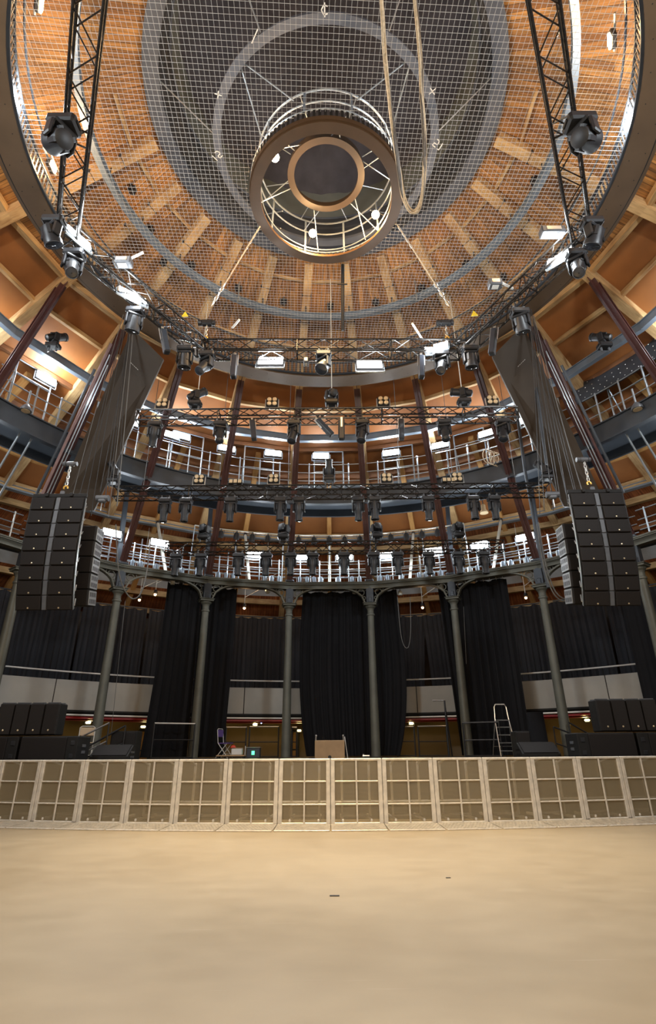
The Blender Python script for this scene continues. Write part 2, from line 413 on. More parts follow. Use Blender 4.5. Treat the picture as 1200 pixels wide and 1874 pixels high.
# ================================================================== large structure
mb = MB(); mb.ring([(0.0, 0.0), (21.2, 0.0)], n=96, closed=False)
struct('floor', mb, 'floor', 'pale beige poured dance floor')
mb = MB(); mb.ring([(20.8, 0.0), (20.8, 7.6)], n=96, closed=False)
struct('wall_outer', mb, 'wall')

# roof: one cone in bands of different lining
def cone_band(name, r0, r1, m, bays=24, sub=4, rows=1):
    mb = MB()
    for b in range(bays):
        c = -180+b*360/bays+7.5
        for k in range(sub):
            a0 = c-7.5+15*k/sub; a1 = c-7.5+15*(k+1)/sub
            for i in range(rows):
                s0 = r0+(r1-r0)*i/rows; s1 = r0+(r1-r0)*(i+1)/rows
                P = [pol(s0,a0,roof_z(s0)), pol(s0,a1,roof_z(s0)), pol(s1,a1,roof_z(s1)), pol(s1,a0,roof_z(s1))]
                sl = math.sqrt(1+ROOF_S**2)
                U = [(s*sl, s*sin(R_(a-c))+b*3.37) for s, a in ((s0,a0),(s0,a1),(s1,a1),(s1,a0))]
                mb.add(P, [(0,1,2,3)], [U])
    return mb
ceil = bpy.data.objects.new('ceiling', None); C.objects.link(ceil); tag(ceil, 'conical timber roof lining of the round hall', None, None, 'structure')
for nm, r0, r1, m in (('plank_lining', 4.4, 8.55, 'planks'), ('brown_panel_lining', 8.55, 12.75, 'brown_panel'), ('grey_panel_lining', 12.75, 14.15, 'grey_panel'),
                      ('lower_brown_lining', 14.15, 15.4, 'brown_panel'), ('soffit_plank_lining', 15.4, 18.15, 'planks_low'), ('pale_rooflight_band', 18.15, 18.85, 'pale_panel'), ('eaves_plank_lining', 18.85, 21.0, 'planks_low')):
    build(nm, cone_band(nm, r0, r1, m), m, ceil)

for sgn in (-1, 1):
    mb = MB()
    for k in range(4):
        a0, a1 = sgn*(53.5+7.6*k), sgn*(53.5+7.4*(k+1)+0.2*k)
        for r0, r1 in ((15.55, 16.6), (16.7, 17.75)):
            P = [pol(r, a, roof_z(r)-d) for d in (0.06, 0.02) for r, a in ((r0,a0),(r0,a1),(r1,a1),(r1,a0))]; mb.hexa(P)
    build('pale_side_lining', mb, 'pale_panel', ceil)
# main rafters over the columns, intermediate rafters between them
vis = [-82.5+15*k for k in range(12)]
names12 = [nth(k, 12) for k in range(12)]
for k in range(24):
    a = -172.5+15*k
    if a not in vis: continue
    i = vis.index(a)
    mb = MB(); n = 5; rs = [4.72, 6.4, 8.5, 12.0, 16.0, 20.6]
    for p, q in zip(rs[:-1], rs[1:]):
        mb.beam(pol(p, a, roof_z(p)-0.15), pol(q, a, roof_z(q)-0.15), 0.27, 0.34)
    o = single('rafter', mb, 'timber', 'heavy tan roof rafter below the lantern drum, %s of twelve' % names12[i], 'rafter', 'main roof rafters', pol(20.6, a, roof_z(20.6)))
    for r in (5.55, 6.35): build('iron_strap', MB().beam(pol(r, a, roof_z(r)-0.29)-pol(0.17, a+90), pol(r, a, roof_z(r)-0.29)+pol(0.17, a+90), 0.05, 0.10), 'grey_steel', o)
mids = [-60+15*k for k in range(9)]
for i, a in enumerate(mids):
    mb = MB(); rs = [11.4, 14.2, 17.0, 20.4]
    for p, q in zip(rs[:-1], rs[1:]): mb.beam(pol(p, a, roof_z(p)-0.14), pol(q, a, roof_z(q)-0.14), 0.2, 0.28)
    single('short_rafter', mb, 'timber_orange', 'orange lower rafter midway between columns, %s of nine' % nth(i, 9), 'rafter', 'lower orange rafters', pol(20.4, a, roof_z(20.4)))
def purlin(r, w, h, m, off=0.0, below=0.06, step=15, lo=-97.5, name='roof_purlin'):
    mb = MB(); a = lo
    while a < -lo-0.1:
        p = pol(r, a+off); q = pol(r, a+off+step); p.z = q.z = roof_z(r)-below; mb.beam(p, q, w, h); a += step
    return struct(name, mb, m)
purlin(5.3, 0.07, 0.09, 'timber'); purlin(7.35, 0.07, 0.09, 'timber'); purlin(8.55, 0.16, 0.2, 'timber', below=0.1)
purlin(9.6, 0.12, 0.14, 'timber'); purlin(11.2, 0.14, 0.16, 'timber_dark'); purlin(12.6, 0.16, 0.2, 'timber_dark')
purlin(14.15, 0.1, 0.14, 'timber_orange'); purlin(15.25, 0.24, 0.26, 'timber', below=0.16); purlin(15.9, 0.22, 0.24, 'timber', below=0.2)
purlin(17.25, 0.14, 0.16, 'timber_dark'); purlin(19.1, 0.24, 0.26, 'timber', below=0.14); purlin(20.2, 0.24, 0.26, 'timber', below=0.14)

# steel ring beams
def polyring(r, z, w, h, m, name, label, cat, off=7.5, lo=-97.5):
    mb = MB(); a = lo
    while a < -lo-0.1:
        mb.beam(pol(r, a, z), pol(r, a+15, z), w, h)
        mb.beam(pol(r, a, z-h/2), pol(r, a+15, z-h/2), w*1.9, 0.03); mb.beam(pol(r, a, z+h/2), pol(r, a+15, z+h/2), w*1.9, 0.03); a += 15
    return single(name, mb, m, label, cat, None, pol(r, 0, z))
polyring(10.25, 12.95, 0.09, 0.26, 'blue_steel', 'steel_ring_beam', 'dark blue grey steel ring beam under the rafters, above the upper walkway', 'beam')
polyring(15.2, 10.42, 0.12, 0.16, 'blue_steel', 'steel_eaves_beam', 'blue grey steel beam under the log purlin, behind the white struts', 'beam')

# ------------------------------------------------------------------ iron columns, arches, raking posts
COLS = [-52.5+15*k for k in range(8)]
def column(a, i):
    L = pol(12.2, a); t = thing('iron_column', L, 'slender olive iron column with moulded capital, %s of eight' % nth(i, 8), 'column', 'iron columns round the stage')
    t.rotation_euler = (0, 0, -R_(a))
    mb = MB(); mb.lathe([(0.24,0),(0.24,0.2),(0.2,0.25),(0.185,0.4),(0.17,0.5),(0.165,1.4),(0.128,6.0),(0.128,6.08),(0.155,6.1),(0.155,6.16),(0.128,6.18),(0.125,6.3)], 20); build('shaft', mb, 'iron', t, True, True)
    mb = MB(); mb.lathe([(0.125,6.3),(0.14,6.36),(0.19,6.42),(0.2,6.46),(0.22,6.47)], 20); mb.bbox((0,0,6.51), (0.5,0.46,0.07), 0.015); mb.bbox((0,0,6.56), (0.56,0.5,0.035), 0.01)
    build('capital', mb, 'iron', t, False, True)
    mb = MB(); mb.bbox((0,0,6.88), (0.28,0.26,0.62), 0.01)
    mb.bbox((0,-0.15,6.70), (0.15,0.06,0.2), 0.02); mb.bbox((0,-0.15,6.62), (0.2,0.07,0.06), 0.02)
    build('pier_block', mb, 'grey_steel', t, False, True)
for i, a in enumerate(COLS): column(a, i)
# arches between the columns
arch_az = [-45+15*k for k in range(7)]
hw = 12.2*math.tan(R_(7.5))
def arch_bay(a, i):
    t = thing('cast_arch', pol(12.2*cos(R_(7.5)), a, 6.58), 'cast iron arch with ring spandrels between columns, %s of the seven bays' % nth(i, 7), 'arch', 'arches of the colonnade', (0,0,-R_(a)))
    mb = MB(); pts = []
    for k in range(25):
        x = -hw+0.22+(2*hw-0.44)*k/24; u = x/(hw-0.22); pts.append((x, 0.0, 0.02+0.62*math.sqrt(max(0, 1-abs(u)**2.3))))
    for p, q in zip(pts[:-1], pts[1:]): mb.beam(p, q, 0.16, 0.055)
    build('arch_rib', mb, 'iron', t, False, True)
    for s in (-1, 1):
        for dx, dz, r in ((0.36, 0.44, 0.125), (0.25, 0.22, 0.06), (0.62, 0.545, 0.075), (0.80, 0.585, 0.042)):
            mb = MB(); cpt = [(s*(hw-dx)+r*cos(2*PI*k/16), 0, dz+r*sin(2*PI*k/16)) for k in range(16)]; mb.path(cpt, 0.022, 6, True); build('spandrel_ring', mb, 'iron', t, False, True)
for i, a in enumerate(arch_az): arch_bay(a, i)
mb = MB(); a = -97.5
while a < 97:
    for r, z, w, h in ((12.2,7.28,0.10,0.20),(12.2,7.40,0.34,0.05),(12.2,7.17,0.24,0.04),(12.02,7.33,0.05,0.03)):
        mb.beam(pol(r, a, z), pol(r, a+15, z), w, h)
    a += 15
single('colonnade_beam', mb, 'iron', 'long olive iron ring beam carried on the column heads', 'beam', None, pol(12.2, 0, 7.2))
# raking posts, channel section, from the column heads to the roof
PA = [-67.5+15*k for k in range(10)]
def post_r(z): return 12.2-(z-7.4)*0.535
for i, a in enumerate(PA):
    p, q = pol(12.2, a, 7.42), pol(post_r(14.6), a, 14.6)
    t = single('raking_post', MB().beam(p, q, 0.23, 0.022, up=pol(1, a)).beam(p, q, 0.02, 0.2, up=pol(1, a)).beam(p+pol(.1,a,0.05), q+pol(.1,a,0.05), 0.23, 0.022, up=pol(1, a)), 'red_steel',
        'dark red steel post raking inward over the colonnade, %s of the ten' % nth(i, 10), 'post', 'raking posts', p)
    mb = MB(); mb.bbox(p+Vector((0,0,0.06)), (0.34,0.34,0.1), 0.02, Matrix.Rotation(-R_(a), 3, 'Z')); build('base_shoe', mb, 'grey_steel', t)
# second, darker steel hangers behind the posts
for i, a in enumerate((-37.5, -22.5, -7.5, 7.5, 22.5, 37.5)):
    p, q = pol(12.75, a, 7.45), pol(13.2, a, roof_z(13.2)-0.3)
    single('rear_hanger', MB().beam(p, q, 0.16, 0.14, up=pol(1, a)), 'grey_steel', 'dark grey vertical hanger behind a raking post, %s of six' % nth(i, 6), 'post', 'grey hangers', p)
for i, a in enumerate([-60+15*k for k in range(9)]):
    p, q = pol(12.25, a, 7.45), pol(15.0, a, roof_z(15.0)-0.36)
    t = single('tube_strut', MB().tube(p, q, 0.062, 10), 'white_strut', 'cream tubular strut propping an orange rafter, %s of nine' % nth(i, 9), 'strut', 'cream struts', p)
    mb = MB(); mb.tube(q-(q-p).normalized()*0.12, q+(q-p).normalized()*0.1, 0.085, 10); build('collar', mb, 'grey_steel', t)

# ------------------------------------------------------------------ stage level, balcony, foyer wall
mb = MB(); ring = []
a0 = math.degrees(math.acos(4.0/11.5))
ring = [pol(11.5, -a0+2*a0*k/40) for k in range(41)]
n = len(ring); vs = [(p.x, p.y, 0.0) for p in ring]+[(p.x, p.y, 1.1) for p in ring]
mb.add(vs, [tuple(range(n-1,-1,-1)), tuple(range(n, 2*n))]+[(k,(k+1)%n,n+(k+1)%n,n+k) for k in range(n)])
single('stage', mb, 'stage', 'low black stage platform behind the crowd barrier', 'stage', None, (0, 4.0, 0))

def arc_panel(r0, r1, z0, z1, a0, a1, n=6): return MB().ring([(r0,z0),(r1,z0),(r1,z1),(r0,z1)], a0, a1, n)
bal = bpy.data.objects.new('balcony_front', None); C.objects.link(bal); tag(bal, 'curved grey panelled balcony front behind the columns', None, None, 'structure')
joints = [-63+7*k for k in range(19)]
for a0, a1 in zip(joints[:-1], joints[1:]): build('balcony_panel', arc_panel(13.98, 14.06, 2.62, 3.60, a0+0.07, a1-0.07), 'balcony', bal)
build('balcony_slab', arc_panel(14.02, 18.6, 2.42, 2.60, -80, 80, 80), 'black_soft', bal)
build('balcony_floor_rise', arc_panel(15.0, 18.6, 2.60, 2.9, -80, 80, 80), 'black_soft', bal)
mb = MB(); mb.ring([(13.93,2.56),(14.1,2.56),(14.1,2.63),(13.93,2.63)], -80, 80, 80); build('balcony_kicker', mb, 'black_soft', bal)
mb = MB(); mb.ring([(14.0,2.36),(14.3,2.36),(14.3,2.43),(14.0,2.43)], -80, 80, 80); build('red_soffit_edge', mb, 'red_lit_tint', bal)
mb = MB(); mb.ring([(14.35,2.32),(14.75,2.32),(14.75,2.43),(14.35,2.43)], -80, 80, 80); build('red_soffit', mb, 'red_lit_tint', bal)
single('lighting_rail', MB().path([pol(13.9, -80+k*2, 2.47) for k in range(81)], 0.03, 6), 'bright_rail', 'bright silver lighting rail under the balcony edge', 'rail', None, pol(13.9, 0, 2.47))
# handrail above the balcony front, one length per bay
for i, c in enumerate([-56+14*k for k in range(9)]):
    t = thing('balcony_handrail', pol(13.95, c, 3.6), 'bright steel handrail on the grey balcony front, %s length of nine' % nth(i, 9), 'handrail', 'balcony handrails')
    build('rail', MB().path([pol(13.92, c-6.9+13.8*k/8, 3.86) for k in range(9)], 0.028, 8), 'bright_rail', t)
    for d in (-6.2, 0, 6.2): build('post', MB().tube(pol(13.95, c+d, 3.6), pol(13.92, c+d, 3.86), 0.014), 'black_soft', t)
mb = MB(); mb.ring([(16.9, 0), (16.9, 2.43)], -85, 85, 90, closed=False)
struct('wall_foyer', mb, 'brown_wall', 'brown wall under the balcony')
# ------------------------------------------------------------------ curtains
def curtain(a0, a1, r, z0, z1, amp, pleat, seed=0, flare=0.0, curve=None):
    """a pleated cloth hung round an arc, with thickness"""
    rnd = random.Random(seed); mb = MB(); arc = R_(abs(a1-a0))*r; n = max(16, int(arc/pleat*8)); rows = 12; vs = []
    ph = [rnd.uniform(0, 6) for _ in range(6)]
    for side in (0, 1):
        for j in range(rows+1):
            t = j/rows; z = z1+(z0-z1)*t
            for k in range(n+1):
                u = k/n; w = arc*u/pleat*2*PI
                d = amp*(0.55+0.45*t)*(sin(w+ph[0]+0.8*sin(w*0.17+ph[1]))+0.45*sin(w*2.3+ph[2])*(1-t*0.5)+0.3*sin(w*0.31+ph[3]+t*1.5))
                aa = a0+(a1-a0)*u
                if curve: aa += curve(u, t)
                rr = r-d-flare*t*t+(0.012 if side else 0)
                vs.append(pol(rr, aa, z-(0.03*sin(w*0.5+ph[4]) if j == 0 else 0)))
    m = n+1; N1 = m*(rows+1); fs = []
    for j in range(rows):
        for k in range(n):
            fs.append((j*m+k, j*m+k+1, (j+1)*m+k+1, (j+1)*m+k)); fs.append((N1+j*m+k, N1+(j+1)*m+k, N1+(j+1)*m+k+1, N1+j*m+k+1))
    for k in range(n):
        fs.append((k, N1+k, N1+k+1, k+1)); q = rows*m; fs.append((q+k, q+k+1, N1+q+k+1, N1+q+k))
    for j in range(rows):
        fs.append((j*m, (j+1)*m, N1+(j+1)*m, N1+j*m)); q = n; fs.append((j*m+q, N1+j*m+q, N1+(j+1)*m+q, (j+1)*m+q))
    return mb.add(vs, fs)
backs = [(-66,-45.3),(-45,-37),(-36.7,-28),(-27.7,-17),(-16.7,-3),(-2.7,10),(10.2,14.6),(15.4,21),(21.3,31.8),(33.6,40),(40.3,52),(52.3,66)]
blab = ['charcoal pleated back curtain above the balcony at the far left edge', 'charcoal back curtain seen beside the second column from the left', 'charcoal back curtain between second column and the left stage drape',
  'charcoal back curtain mostly behind the left stage drape', 'charcoal back curtain between left and centre stage drapes', 'charcoal back curtain hidden behind the wide centre drape',
  'charcoal back curtain strip just right of the centre drape', 'charcoal back curtain strip left of the third stage drape, past a slit', 'charcoal back curtain behind the right stage drape',
  'charcoal back curtain with a slanted edge just right of the right stage drape', 'charcoal back curtain right of the seventh column', 'charcoal back curtain above the balcony at the far right edge']
for i, (a0, a1) in enumerate(backs):
    cv = None
    if i == 6: cv = lambda u, t: -u*t*1.0+0.2*u
    if i == 7: cv = lambda u, t: (1-u)*(t*0.9-0.9)
    if i == 8: cv = lambda u, t: -u*0.0
    if i == 9: cv = lambda u, t: (1-u)*(t*0.6-1.2)
    o = single('back_curtain', curtain(a0, a1, 18.0, 2.95, 7.3, 0.07, 0.27, i, 0.0, cv), 'cloth_back', blab[i], 'curtain', 'back curtains', pol(18.0, (a0+a1)/2, 2.95), True)
    build('track', MB().path([pol(18.0, a0+(a1-a0)*k/8, 7.36) for k in range(9)], 0.03, 6), 'grey_steel', o)
sd = [(-29.0,-23.0,'left stage drape, its left half beside the second arch'),(-23.0,-16.8,'left stage drape, its narrower right half'),(-4.9,6.2,'wide centre stage drape filling the middle arch'),(6.2,12.2,'narrow drape beside the wide centre one, right of the fifth column'),(19.6,22.6,'right stage drape, slim left strip beside the sixth column'),(22.6,31.4,'right stage drape, broad half between sixth and seventh columns')]
for i, (a0, a1, l) in enumerate(sd):
    cv = [lambda u, t: -(1-u)*t*t*1.2, lambda u, t: -u*t*t*0.6, lambda u, t: (1-u)*(0.9*t**4)-0.5*(1-u)*sin(PI*t), lambda u, t: u*(0.9*sin(PI*t*0.9)-1.2*t**5), lambda u, t: (1-u)*t*1.5, lambda u, t: u*0.2*t][i]
    o = single('stage_drape', curtain(a0, a1, 12.75, 1.12, 7.22, 0.075, 0.30, 40+i, 0.05, cv), 'cloth', 'full height black '+l, 'curtain', 'black stage drapes', pol(12.75, (a0+a1)/2, 1.12), True)
    for k in range(8):
        u = (k+0.5)/8; build('tie', MB().tube(pol(12.75, a0+(a1-a0)*u, 7.2), pol(12.72, a0+(a1-a0)*u, 7.36), 0.008, 4), 'white_paint', o)

o = single('side_drape', curtain(46.6, 49.8, 13.7, 2.45, 7.25, 0.04, 0.3, 77), 'cloth', 'narrow black drape hung before the balcony near the right speaker array', 'curtain', None, pol(13.7, 48.2, 2.45), True)
build('tie', MB().tube(pol(13.7, 48.2, 7.2), pol(13.7, 48.2, 7.4), 0.01, 4), 'white_paint', o)
# ================================================================== dome rings, net, lantern
t = thing('ring_gantry', (0, 0, 13.37), 'great bronze ring gantry round the net, high above the trusses', 'ring gantry')
build('bottom_plate', MB().ring([(6.72,13.37),(7.26,13.37),(7.26,13.45),(6.72,13.45)]), 'ring_brown', t)
build('outer_rim', MB().ring([(7.27,13.42),(7.39,13.42),(7.39,13.85),(7.27,13.85)]), 'ring_brown', t)
build('rim_gap', MB().ring([(7.22,13.40),(7.30,13.40),(7.30,13.44),(7.22,13.44)]), 'black_soft', t)
build('inner_rail', MB().ring([(6.66,13.42),(6.72,13.42),(6.72,13.48),(6.66,13.48)]).ring([(6.66,13.9),(6.71,13.9),(6.71,13.95),(6.66,13.95)]), 'grey_steel', t)
mb = MB()
for k in range(300):
    a = k*1.2; p = pol(6.69, a, 13.46); mb.beam(p, p+Vector((0,0,0.46)), 0.05, 0.02, up=pol(1, a))
o = build('baluster', mb, 'grey_steel', t); o['kind'] = 'stuff'
mb = MB()
for k in range(72):
    a = k*5+2; mb.tube(pol(6.85, a, 13.365), pol(6.85, a, 13.372), 0.012, 5); mb.tube(pol(7.15, a+1, 13.365), pol(7.15, a+1, 13.372), 0.012, 5)
o = build('rivet', mb, 'black_soft', t); o['kind'] = 'stuff'
# guard tubes standing on the ring gantry
build('guard_tube', MB().path([pol(6.62, k*4, 14.45) for k in range(90)], 0.025, 5, True), 'grey_steel', t)

# white safety net
mb = MB(); RN, RH, dn = 6.68, 1.86, 0.1; wd = 0.0038
for dirn in (R_(3.0), R_(93.0)):
    ux, uy = Vector((cos(dirn), sin(dirn), 0)), Vector((-sin(dirn), cos(dirn), 0)); k = -66
    while k <= 66:
        off = k*dn; h = math.sqrt(max(0, RN*RN-off*off)); spans = [(-h, h)]
        if abs(off) < RH: q = math.sqrt(RH*RH-off*off); spans = [(-h, -q), (q, h)]
        for s0, s1 in spans:
            m_ = 6
            for j in range(m_):
                a_, b_ = s0+(s1-s0)*j/m_, s0+(s1-s0)*(j+1)/m_
                A = ux*a_+uy*off; B = ux*b_+uy*off
                za = 13.52-0.05*(1-(A.length/RN)**2); zb = 13.52-0.05*(1-(B.length/RN)**2)
                A.z, B.z = za, zb; mb.tube(A, B, wd, 4, caps=False)
        k += 1
single('safety_net', mb, 'net', 'white square mesh safety net stretched across the ring gantry', 'net', None, (0, 0, 13.5))

# blue grey hoop under the planks
t = single('lighting_hoop', MB().ring([(5.76,15.16),(5.92,15.16),(5.92,15.19),(5.76,15.19)]).ring([(5.83,15.19),(5.86,15.19),(5.86,15.36),(5.83,15.36)]).ring([(5.76,15.36),(5.92,15.36),(5.92,15.385),(5.76,15.385)]), 'blue_steel', 'blue grey steel hoop hung under the dome planks above the net', 'hoop', None, (0, 0, 15.16))
for k in range(24):
    a = 7.5+15*k; build('hanger_clip', MB().beam(pol(5.84, a, 15.38), pol(5.84, a, roof_z(5.84)-0.3), 0.04, 0.012, up=pol(1, a)), 'grey_steel', t)
for a in (-31.5, 31.5): build('scaffold_stub', MB().tube(pol(5.7, a, 15.0), pol(5.7, a, 15.9), 0.025, 8), 'galv', t)

# lantern drum
t = thing('lantern_drum', (0, 0, 16.6), 'grey lantern drum at the crown of the dome', 'lantern')
build('lip', MB().ring([(4.62,16.62),(4.24,16.72),(4.24,16.8),(4.62,16.9)]), 'drum', t)
build('grooved_wall', MB().ring([(4.26,16.74),(4.19,17.1),(4.24,17.12),(4.24,17.18),(4.17,17.2),(4.15,17.5),(4.2,17.52),(4.2,17.58),(4.14,17.6),(4.12,17.96),(4.4,17.96),(4.5,16.85)]), 'drum_dark', t)
build('bead', MB().path([pol(4.1, k*3, 18.0) for k in range(120)], 0.035, 6, True), 'drum', t)
build('upper_band', MB().ring([(4.12,18.0),(4.02,18.95),(3.95,19.6),(4.2,19.6),(4.3,18.0)]), 'drum_green', t)
# ceiling cloth, gathered in radial pleats
mb = MB(); vs = []; n, rows = 240, 10
for j in range(rows+1):
    r = 4.02*(1-j/rows)+0.02
    for k in range(n):
        a = 360*k/n; pl = sin(a*PI/180*24)*0.03+sin(a*PI/180*60+1)*0.012
        vs.append(pol(r, a, 19.1+0.9*(j/rows)**1.4+pl*min(1, r/1.5)))
fs = [(j*n+k, j*n+(k+1)%n, (j+1)*n+(k+1)%n, (j+1)*n+k) for j in range(rows) for k in range(n)]
mb.add(vs, fs); off = len(mb.v); mb.add([(v[0], v[1], v[2]+0.015) for v in vs], [tuple(reversed(f)) for f in fs])
single('ceiling_cloth', mb, 'ceil_cloth', 'plum black pleated cloth closing the lantern ceiling', 'cloth', None, (0, 0, 19.1), True)
# inner hung ring with chalk marks
t = thing('lantern_ring', (0, 0, 15.1), 'thin grey ring marked in chalk, hung inside the lantern above the chandelier', 'ring')
build('band', MB().ring([(2.60,15.11),(2.80,15.11),(2.80,15.17),(2.74,15.17),(2.74,15.33),(2.70,15.33),(2.70,15.17),(2.60,15.17)]), 'drum', t)
def glyph(strokes, px, py, z, size, ang):
    c = at_z(px, py, z); mb = MB()
    for st in strokes:
        pts = [c+Vector((x*size*cos(ang)-y*size*sin(ang), x*size*sin(ang)+y*size*cos(ang), -0.004)) for x, y in st]
        for p, q in zip(pts[:-1], pts[1:]): mb.beam(p, q, 0.022, 0.004)
    return mb
build('chalk_mark', glyph([[(-.5,0),(.5,0)],[(0,-.5),(0,.5)]], 399, 173, 15.11, 0.16, 0.3), 'white_paint', t)
build('chalk_mark', glyph([[(-.5,-.3),(.5,.3)],[(-.3,.5),(.3,-.5)]], 791, 167, 15.11, 0.16, 0.3), 'white_paint', t)
S5 = [[(.3,.5),(-.3,.5),(-.3,.1),(.2,.1),(.3,-.2),(.1,-.5),(-.3,-.5)]]
build('chalk_mark', glyph([[(-.9,.5),(-.9,-.5)]]+S5, 400, 282, 15.11, 0.17, -0.7), 'white_paint', t)
build('chalk_mark', glyph(S5+[[(.6,.5),(1.0,.5),(.8,-.5)]], 798, 262, 15.11, 0.17, 0.6), 'white_paint', t)
build('chalk_mark', glyph([[(.3,.3),(-.1,.4),(-.35,0),(-.1,-.4),(.3,-.3)],[(0,.6),(0,-.6)]], 594, 18, 15.11, 0.2, 0), 'white_paint', t)
build('chalk_mark', glyph([[(-.5,0),(.5,0)]], 466, 66, 15.11, 0.3, -1.0), 'white_paint', t)
# tie rods from the drum to the inner ring and down to the chandelier
rods = [(pol(4.3,-33,16.85),pol(2.7,-30,15.3)),(pol(4.3,33,16.85),pol(2.7,30,15.3)),(pol(4.3,-100,16.85),pol(2.7,-95,15.3)),(pol(4.3,100,16.85),pol(2.7,95,15.3)),(pol(4.3,-150,16.85),pol(2.7,-150,15.3)),(pol(4.3,150,16.85),pol(2.7,150,15.3)),
        (pol(2.7,-135,15.3),pol(1.66,-115,14.5)),(pol(2.7,-135,15.3),pol(1.66,-155,14.5)),(pol(2.7,135,15.3),pol(1.66,115,14.5)),(pol(2.7,135,15.3),pol(1.66,155,14.5)),(pol(2.7,-45,15.3),pol(1.66,-45,14.5)),(pol(2.7,45,15.3),pol(1.66,45,14.5))]
for p, q in rods: build('tie_rod', MB().tube(p, q, 0.017, 6), 'galv', t)

# chandelier-like round service gantry
t = thing('round_catwalk', (0, 0, 13.25), 'round bronze service catwalk hung at the centre of the net', 'catwalk')
build('bottom_plate', MB().ring([(1.55,13.25),(1.79,13.25),(1.79,13.32),(1.55,13.32)], n=96), 'chand_brown', t)
build('toe_rim', MB().ring([(1.79,13.30),(1.82,13.30),(1.82,13.42),(1.79,13.42)], n=96), 'chand_brown', t)
for k in range(96):
    a = k*3.75; build('baluster', MB().beam(pol(1.80, a, 13.42), pol(1.80, a, 13.66), 0.06, 0.015, up=pol(1, a)), 'black_soft', t)
build('top_rail', MB().path([pol(1.80, k*5, 13.68) for k in range(72)], 0.02, 6, True), 'galv', t)
build('guard_rail', MB().path([pol(1.66, k*5, 14.62) for k in range(72)], 0.024, 6, True), 'galv', t)
build('guard_rail', MB().path([pol(1.66, k*5, 14.2) for k in range(72)], 0.02, 6, True), 'galv', t)
build('inner_rail', MB().path([pol(1.56, k*5, 13.5) for k in range(72)], 0.016, 6, True), 'galv', t)
for k in range(10):
    a = k*36+16; build('guard_post', MB().beam(pol(1.70, a, 13.32), pol(1.66, a, 14.64), 0.05, 0.02, up=pol(1, a)), 'blue_steel', t)
build('inner_ring', MB().ring([(0.78,14.15),(0.94,14.15),(0.94,14.2),(0.90,14.2),(0.90,14.42),(0.87,14.42),(0.87,14.2),(0.78,14.2)], n=72), 'chand_inner', t)
for k in range(12):
    a = k*30+(8 if k % 2 else -8); build('spoke', MB().tube(pol(0.9, a, 14.25), pol(1.66, a+(14 if k % 2 else -14), 13.55 if k % 3 else 14.2), 0.013, 5), 'galv', t)
for k in range(8):
    a = k*45+20; build('spoke', MB().tube(pol(0.93, a, 14.4), pol(1.65, a, 14.62), 0.012, 5), 'galv', t)
cb = [((503,288), 1.62), ((572,427), 1.45), ((687,393), 1.5)]
for k, ((px, py), r) in enumerate(cb):
    d = ray(px, py); p = at_z(px, py, 13.62)
    l = thing('work_lamp', p, 'lit warm work lamp on the round catwalk, %s of the three' % ('upper left', 'lower left', 'lower right')[k], 'lamp', 'catwalk lamps')
    build('lamp_globe', MB().sphere(p, 0.10, 12), 'lens_warm', l, True)
    build('lamp_base', MB().lathe([(0.05,0.08),(0.055,0.12),(0.03,0.16)], 10, Matrix.Translation(p)), 'black', l)
    build('bracket', MB().tube(p+Vector((0,0,0.12)), pol(1.64, az(p), 13.75), 0.012), 'black', l)
    lamp('POINT', 'catwalk_lamp_light', p-Vector((0,0,0.17)), P_CHAND, WARM, 0.06)
# slim black ladder bar beneath it and two white hoist lines
single('hanging_bar', MB().tube(at_y(627,484,2.0), at_y(627,605,2.75), 0.045, 8).tube(at_y(624,520,2.0)-Vector((0.1,0,0)), at_y(632,520,2.0)+Vector((0.05,0,0)), 0.02), 'black_soft', 'slim black bar hanging just below the round catwalk', 'bar', None, at_y(627,605,2.75))
for k, (a, b, c) in enumerate((((476,414),(444,475),(387,560)), ((727,412),(752,470),(822,560)))):
    p, m_, q = at_z(*a, 13.2), at_z(*b, 12.6), at_z(*c, 11.6)
    t = single('hoist_line', MB().tube(p, q, 0.016, 6), 'rope_pale', 'pale hoist line slanting from the round catwalk to the %s truss corner' % ('left', 'right')[k], 'rope', 'hoist lines', q)
    mm = MB(); dv = (q-p).normalized()
    for j in range(4): mm.path([p+dv*(0.12+0.16*j)+Vector((0.02*cos(x*PI/4), 0, 0))+dv*0.07*sin(x*PI/4) for x in range(8)], 0.012, 4, True)
    build('shackle', mm, 'silver', t)
    mm = MB()
    for j in range(5):
        ctr = q-dv*(0.1+0.13*j); sd_ = dv.orthogonal() if j % 2 else dv.cross(dv.orthogonal())
        mm.path([ctr+sd_*0.03*cos(x*PI/4)+dv*0.07*sin(x*PI/4) for x in range(8)], 0.012, 4, True)
    build('chain', mm, 'silver', t)

# small black spotlights under the planks
spots = [(277,418),(352,483),(437,524),(519,549),(604,557),(687,550),(770,524),(851,482),(918,505),(245,345),(975,330),(302,478)]
mbh = MB(); mbh.bbox((0,0,-0.16), (0.18,0.2,0.2), 0.03); mbh.box((0,0,-0.03), (0.05,0.05,0.12)); mbh.box((0.11,0,-0.14),(0.015,0.08,0.2)); mbh.box((-0.11,0,-0.14),(0.015,0.08,0.2))
rt = thing('dome_spotlight', (0,0,0), '', 'spotlight'); build('housing', mbh, 'black', rt, False, True); build('front_glass', MB().lathe([(0.07,-0.275),(0.07,-0.26)], 12), 'glass_lens', rt, False, True)
st = Stamp(rt)
so = sorted(range(len(spots)), key=lambda k: spots[k][0])
for k, (px, py) in enumerate(spots):
    p = at_roof(px, py, 0.12); a = az(p)
    st.put(p+Vector((0,0,0.12)), (R_(18), 0, -R_(a)), 'small black spotlight fixed under the dome planks near the hoop, %s' % nth(so.index(k), len(spots)), 'dome spotlights')

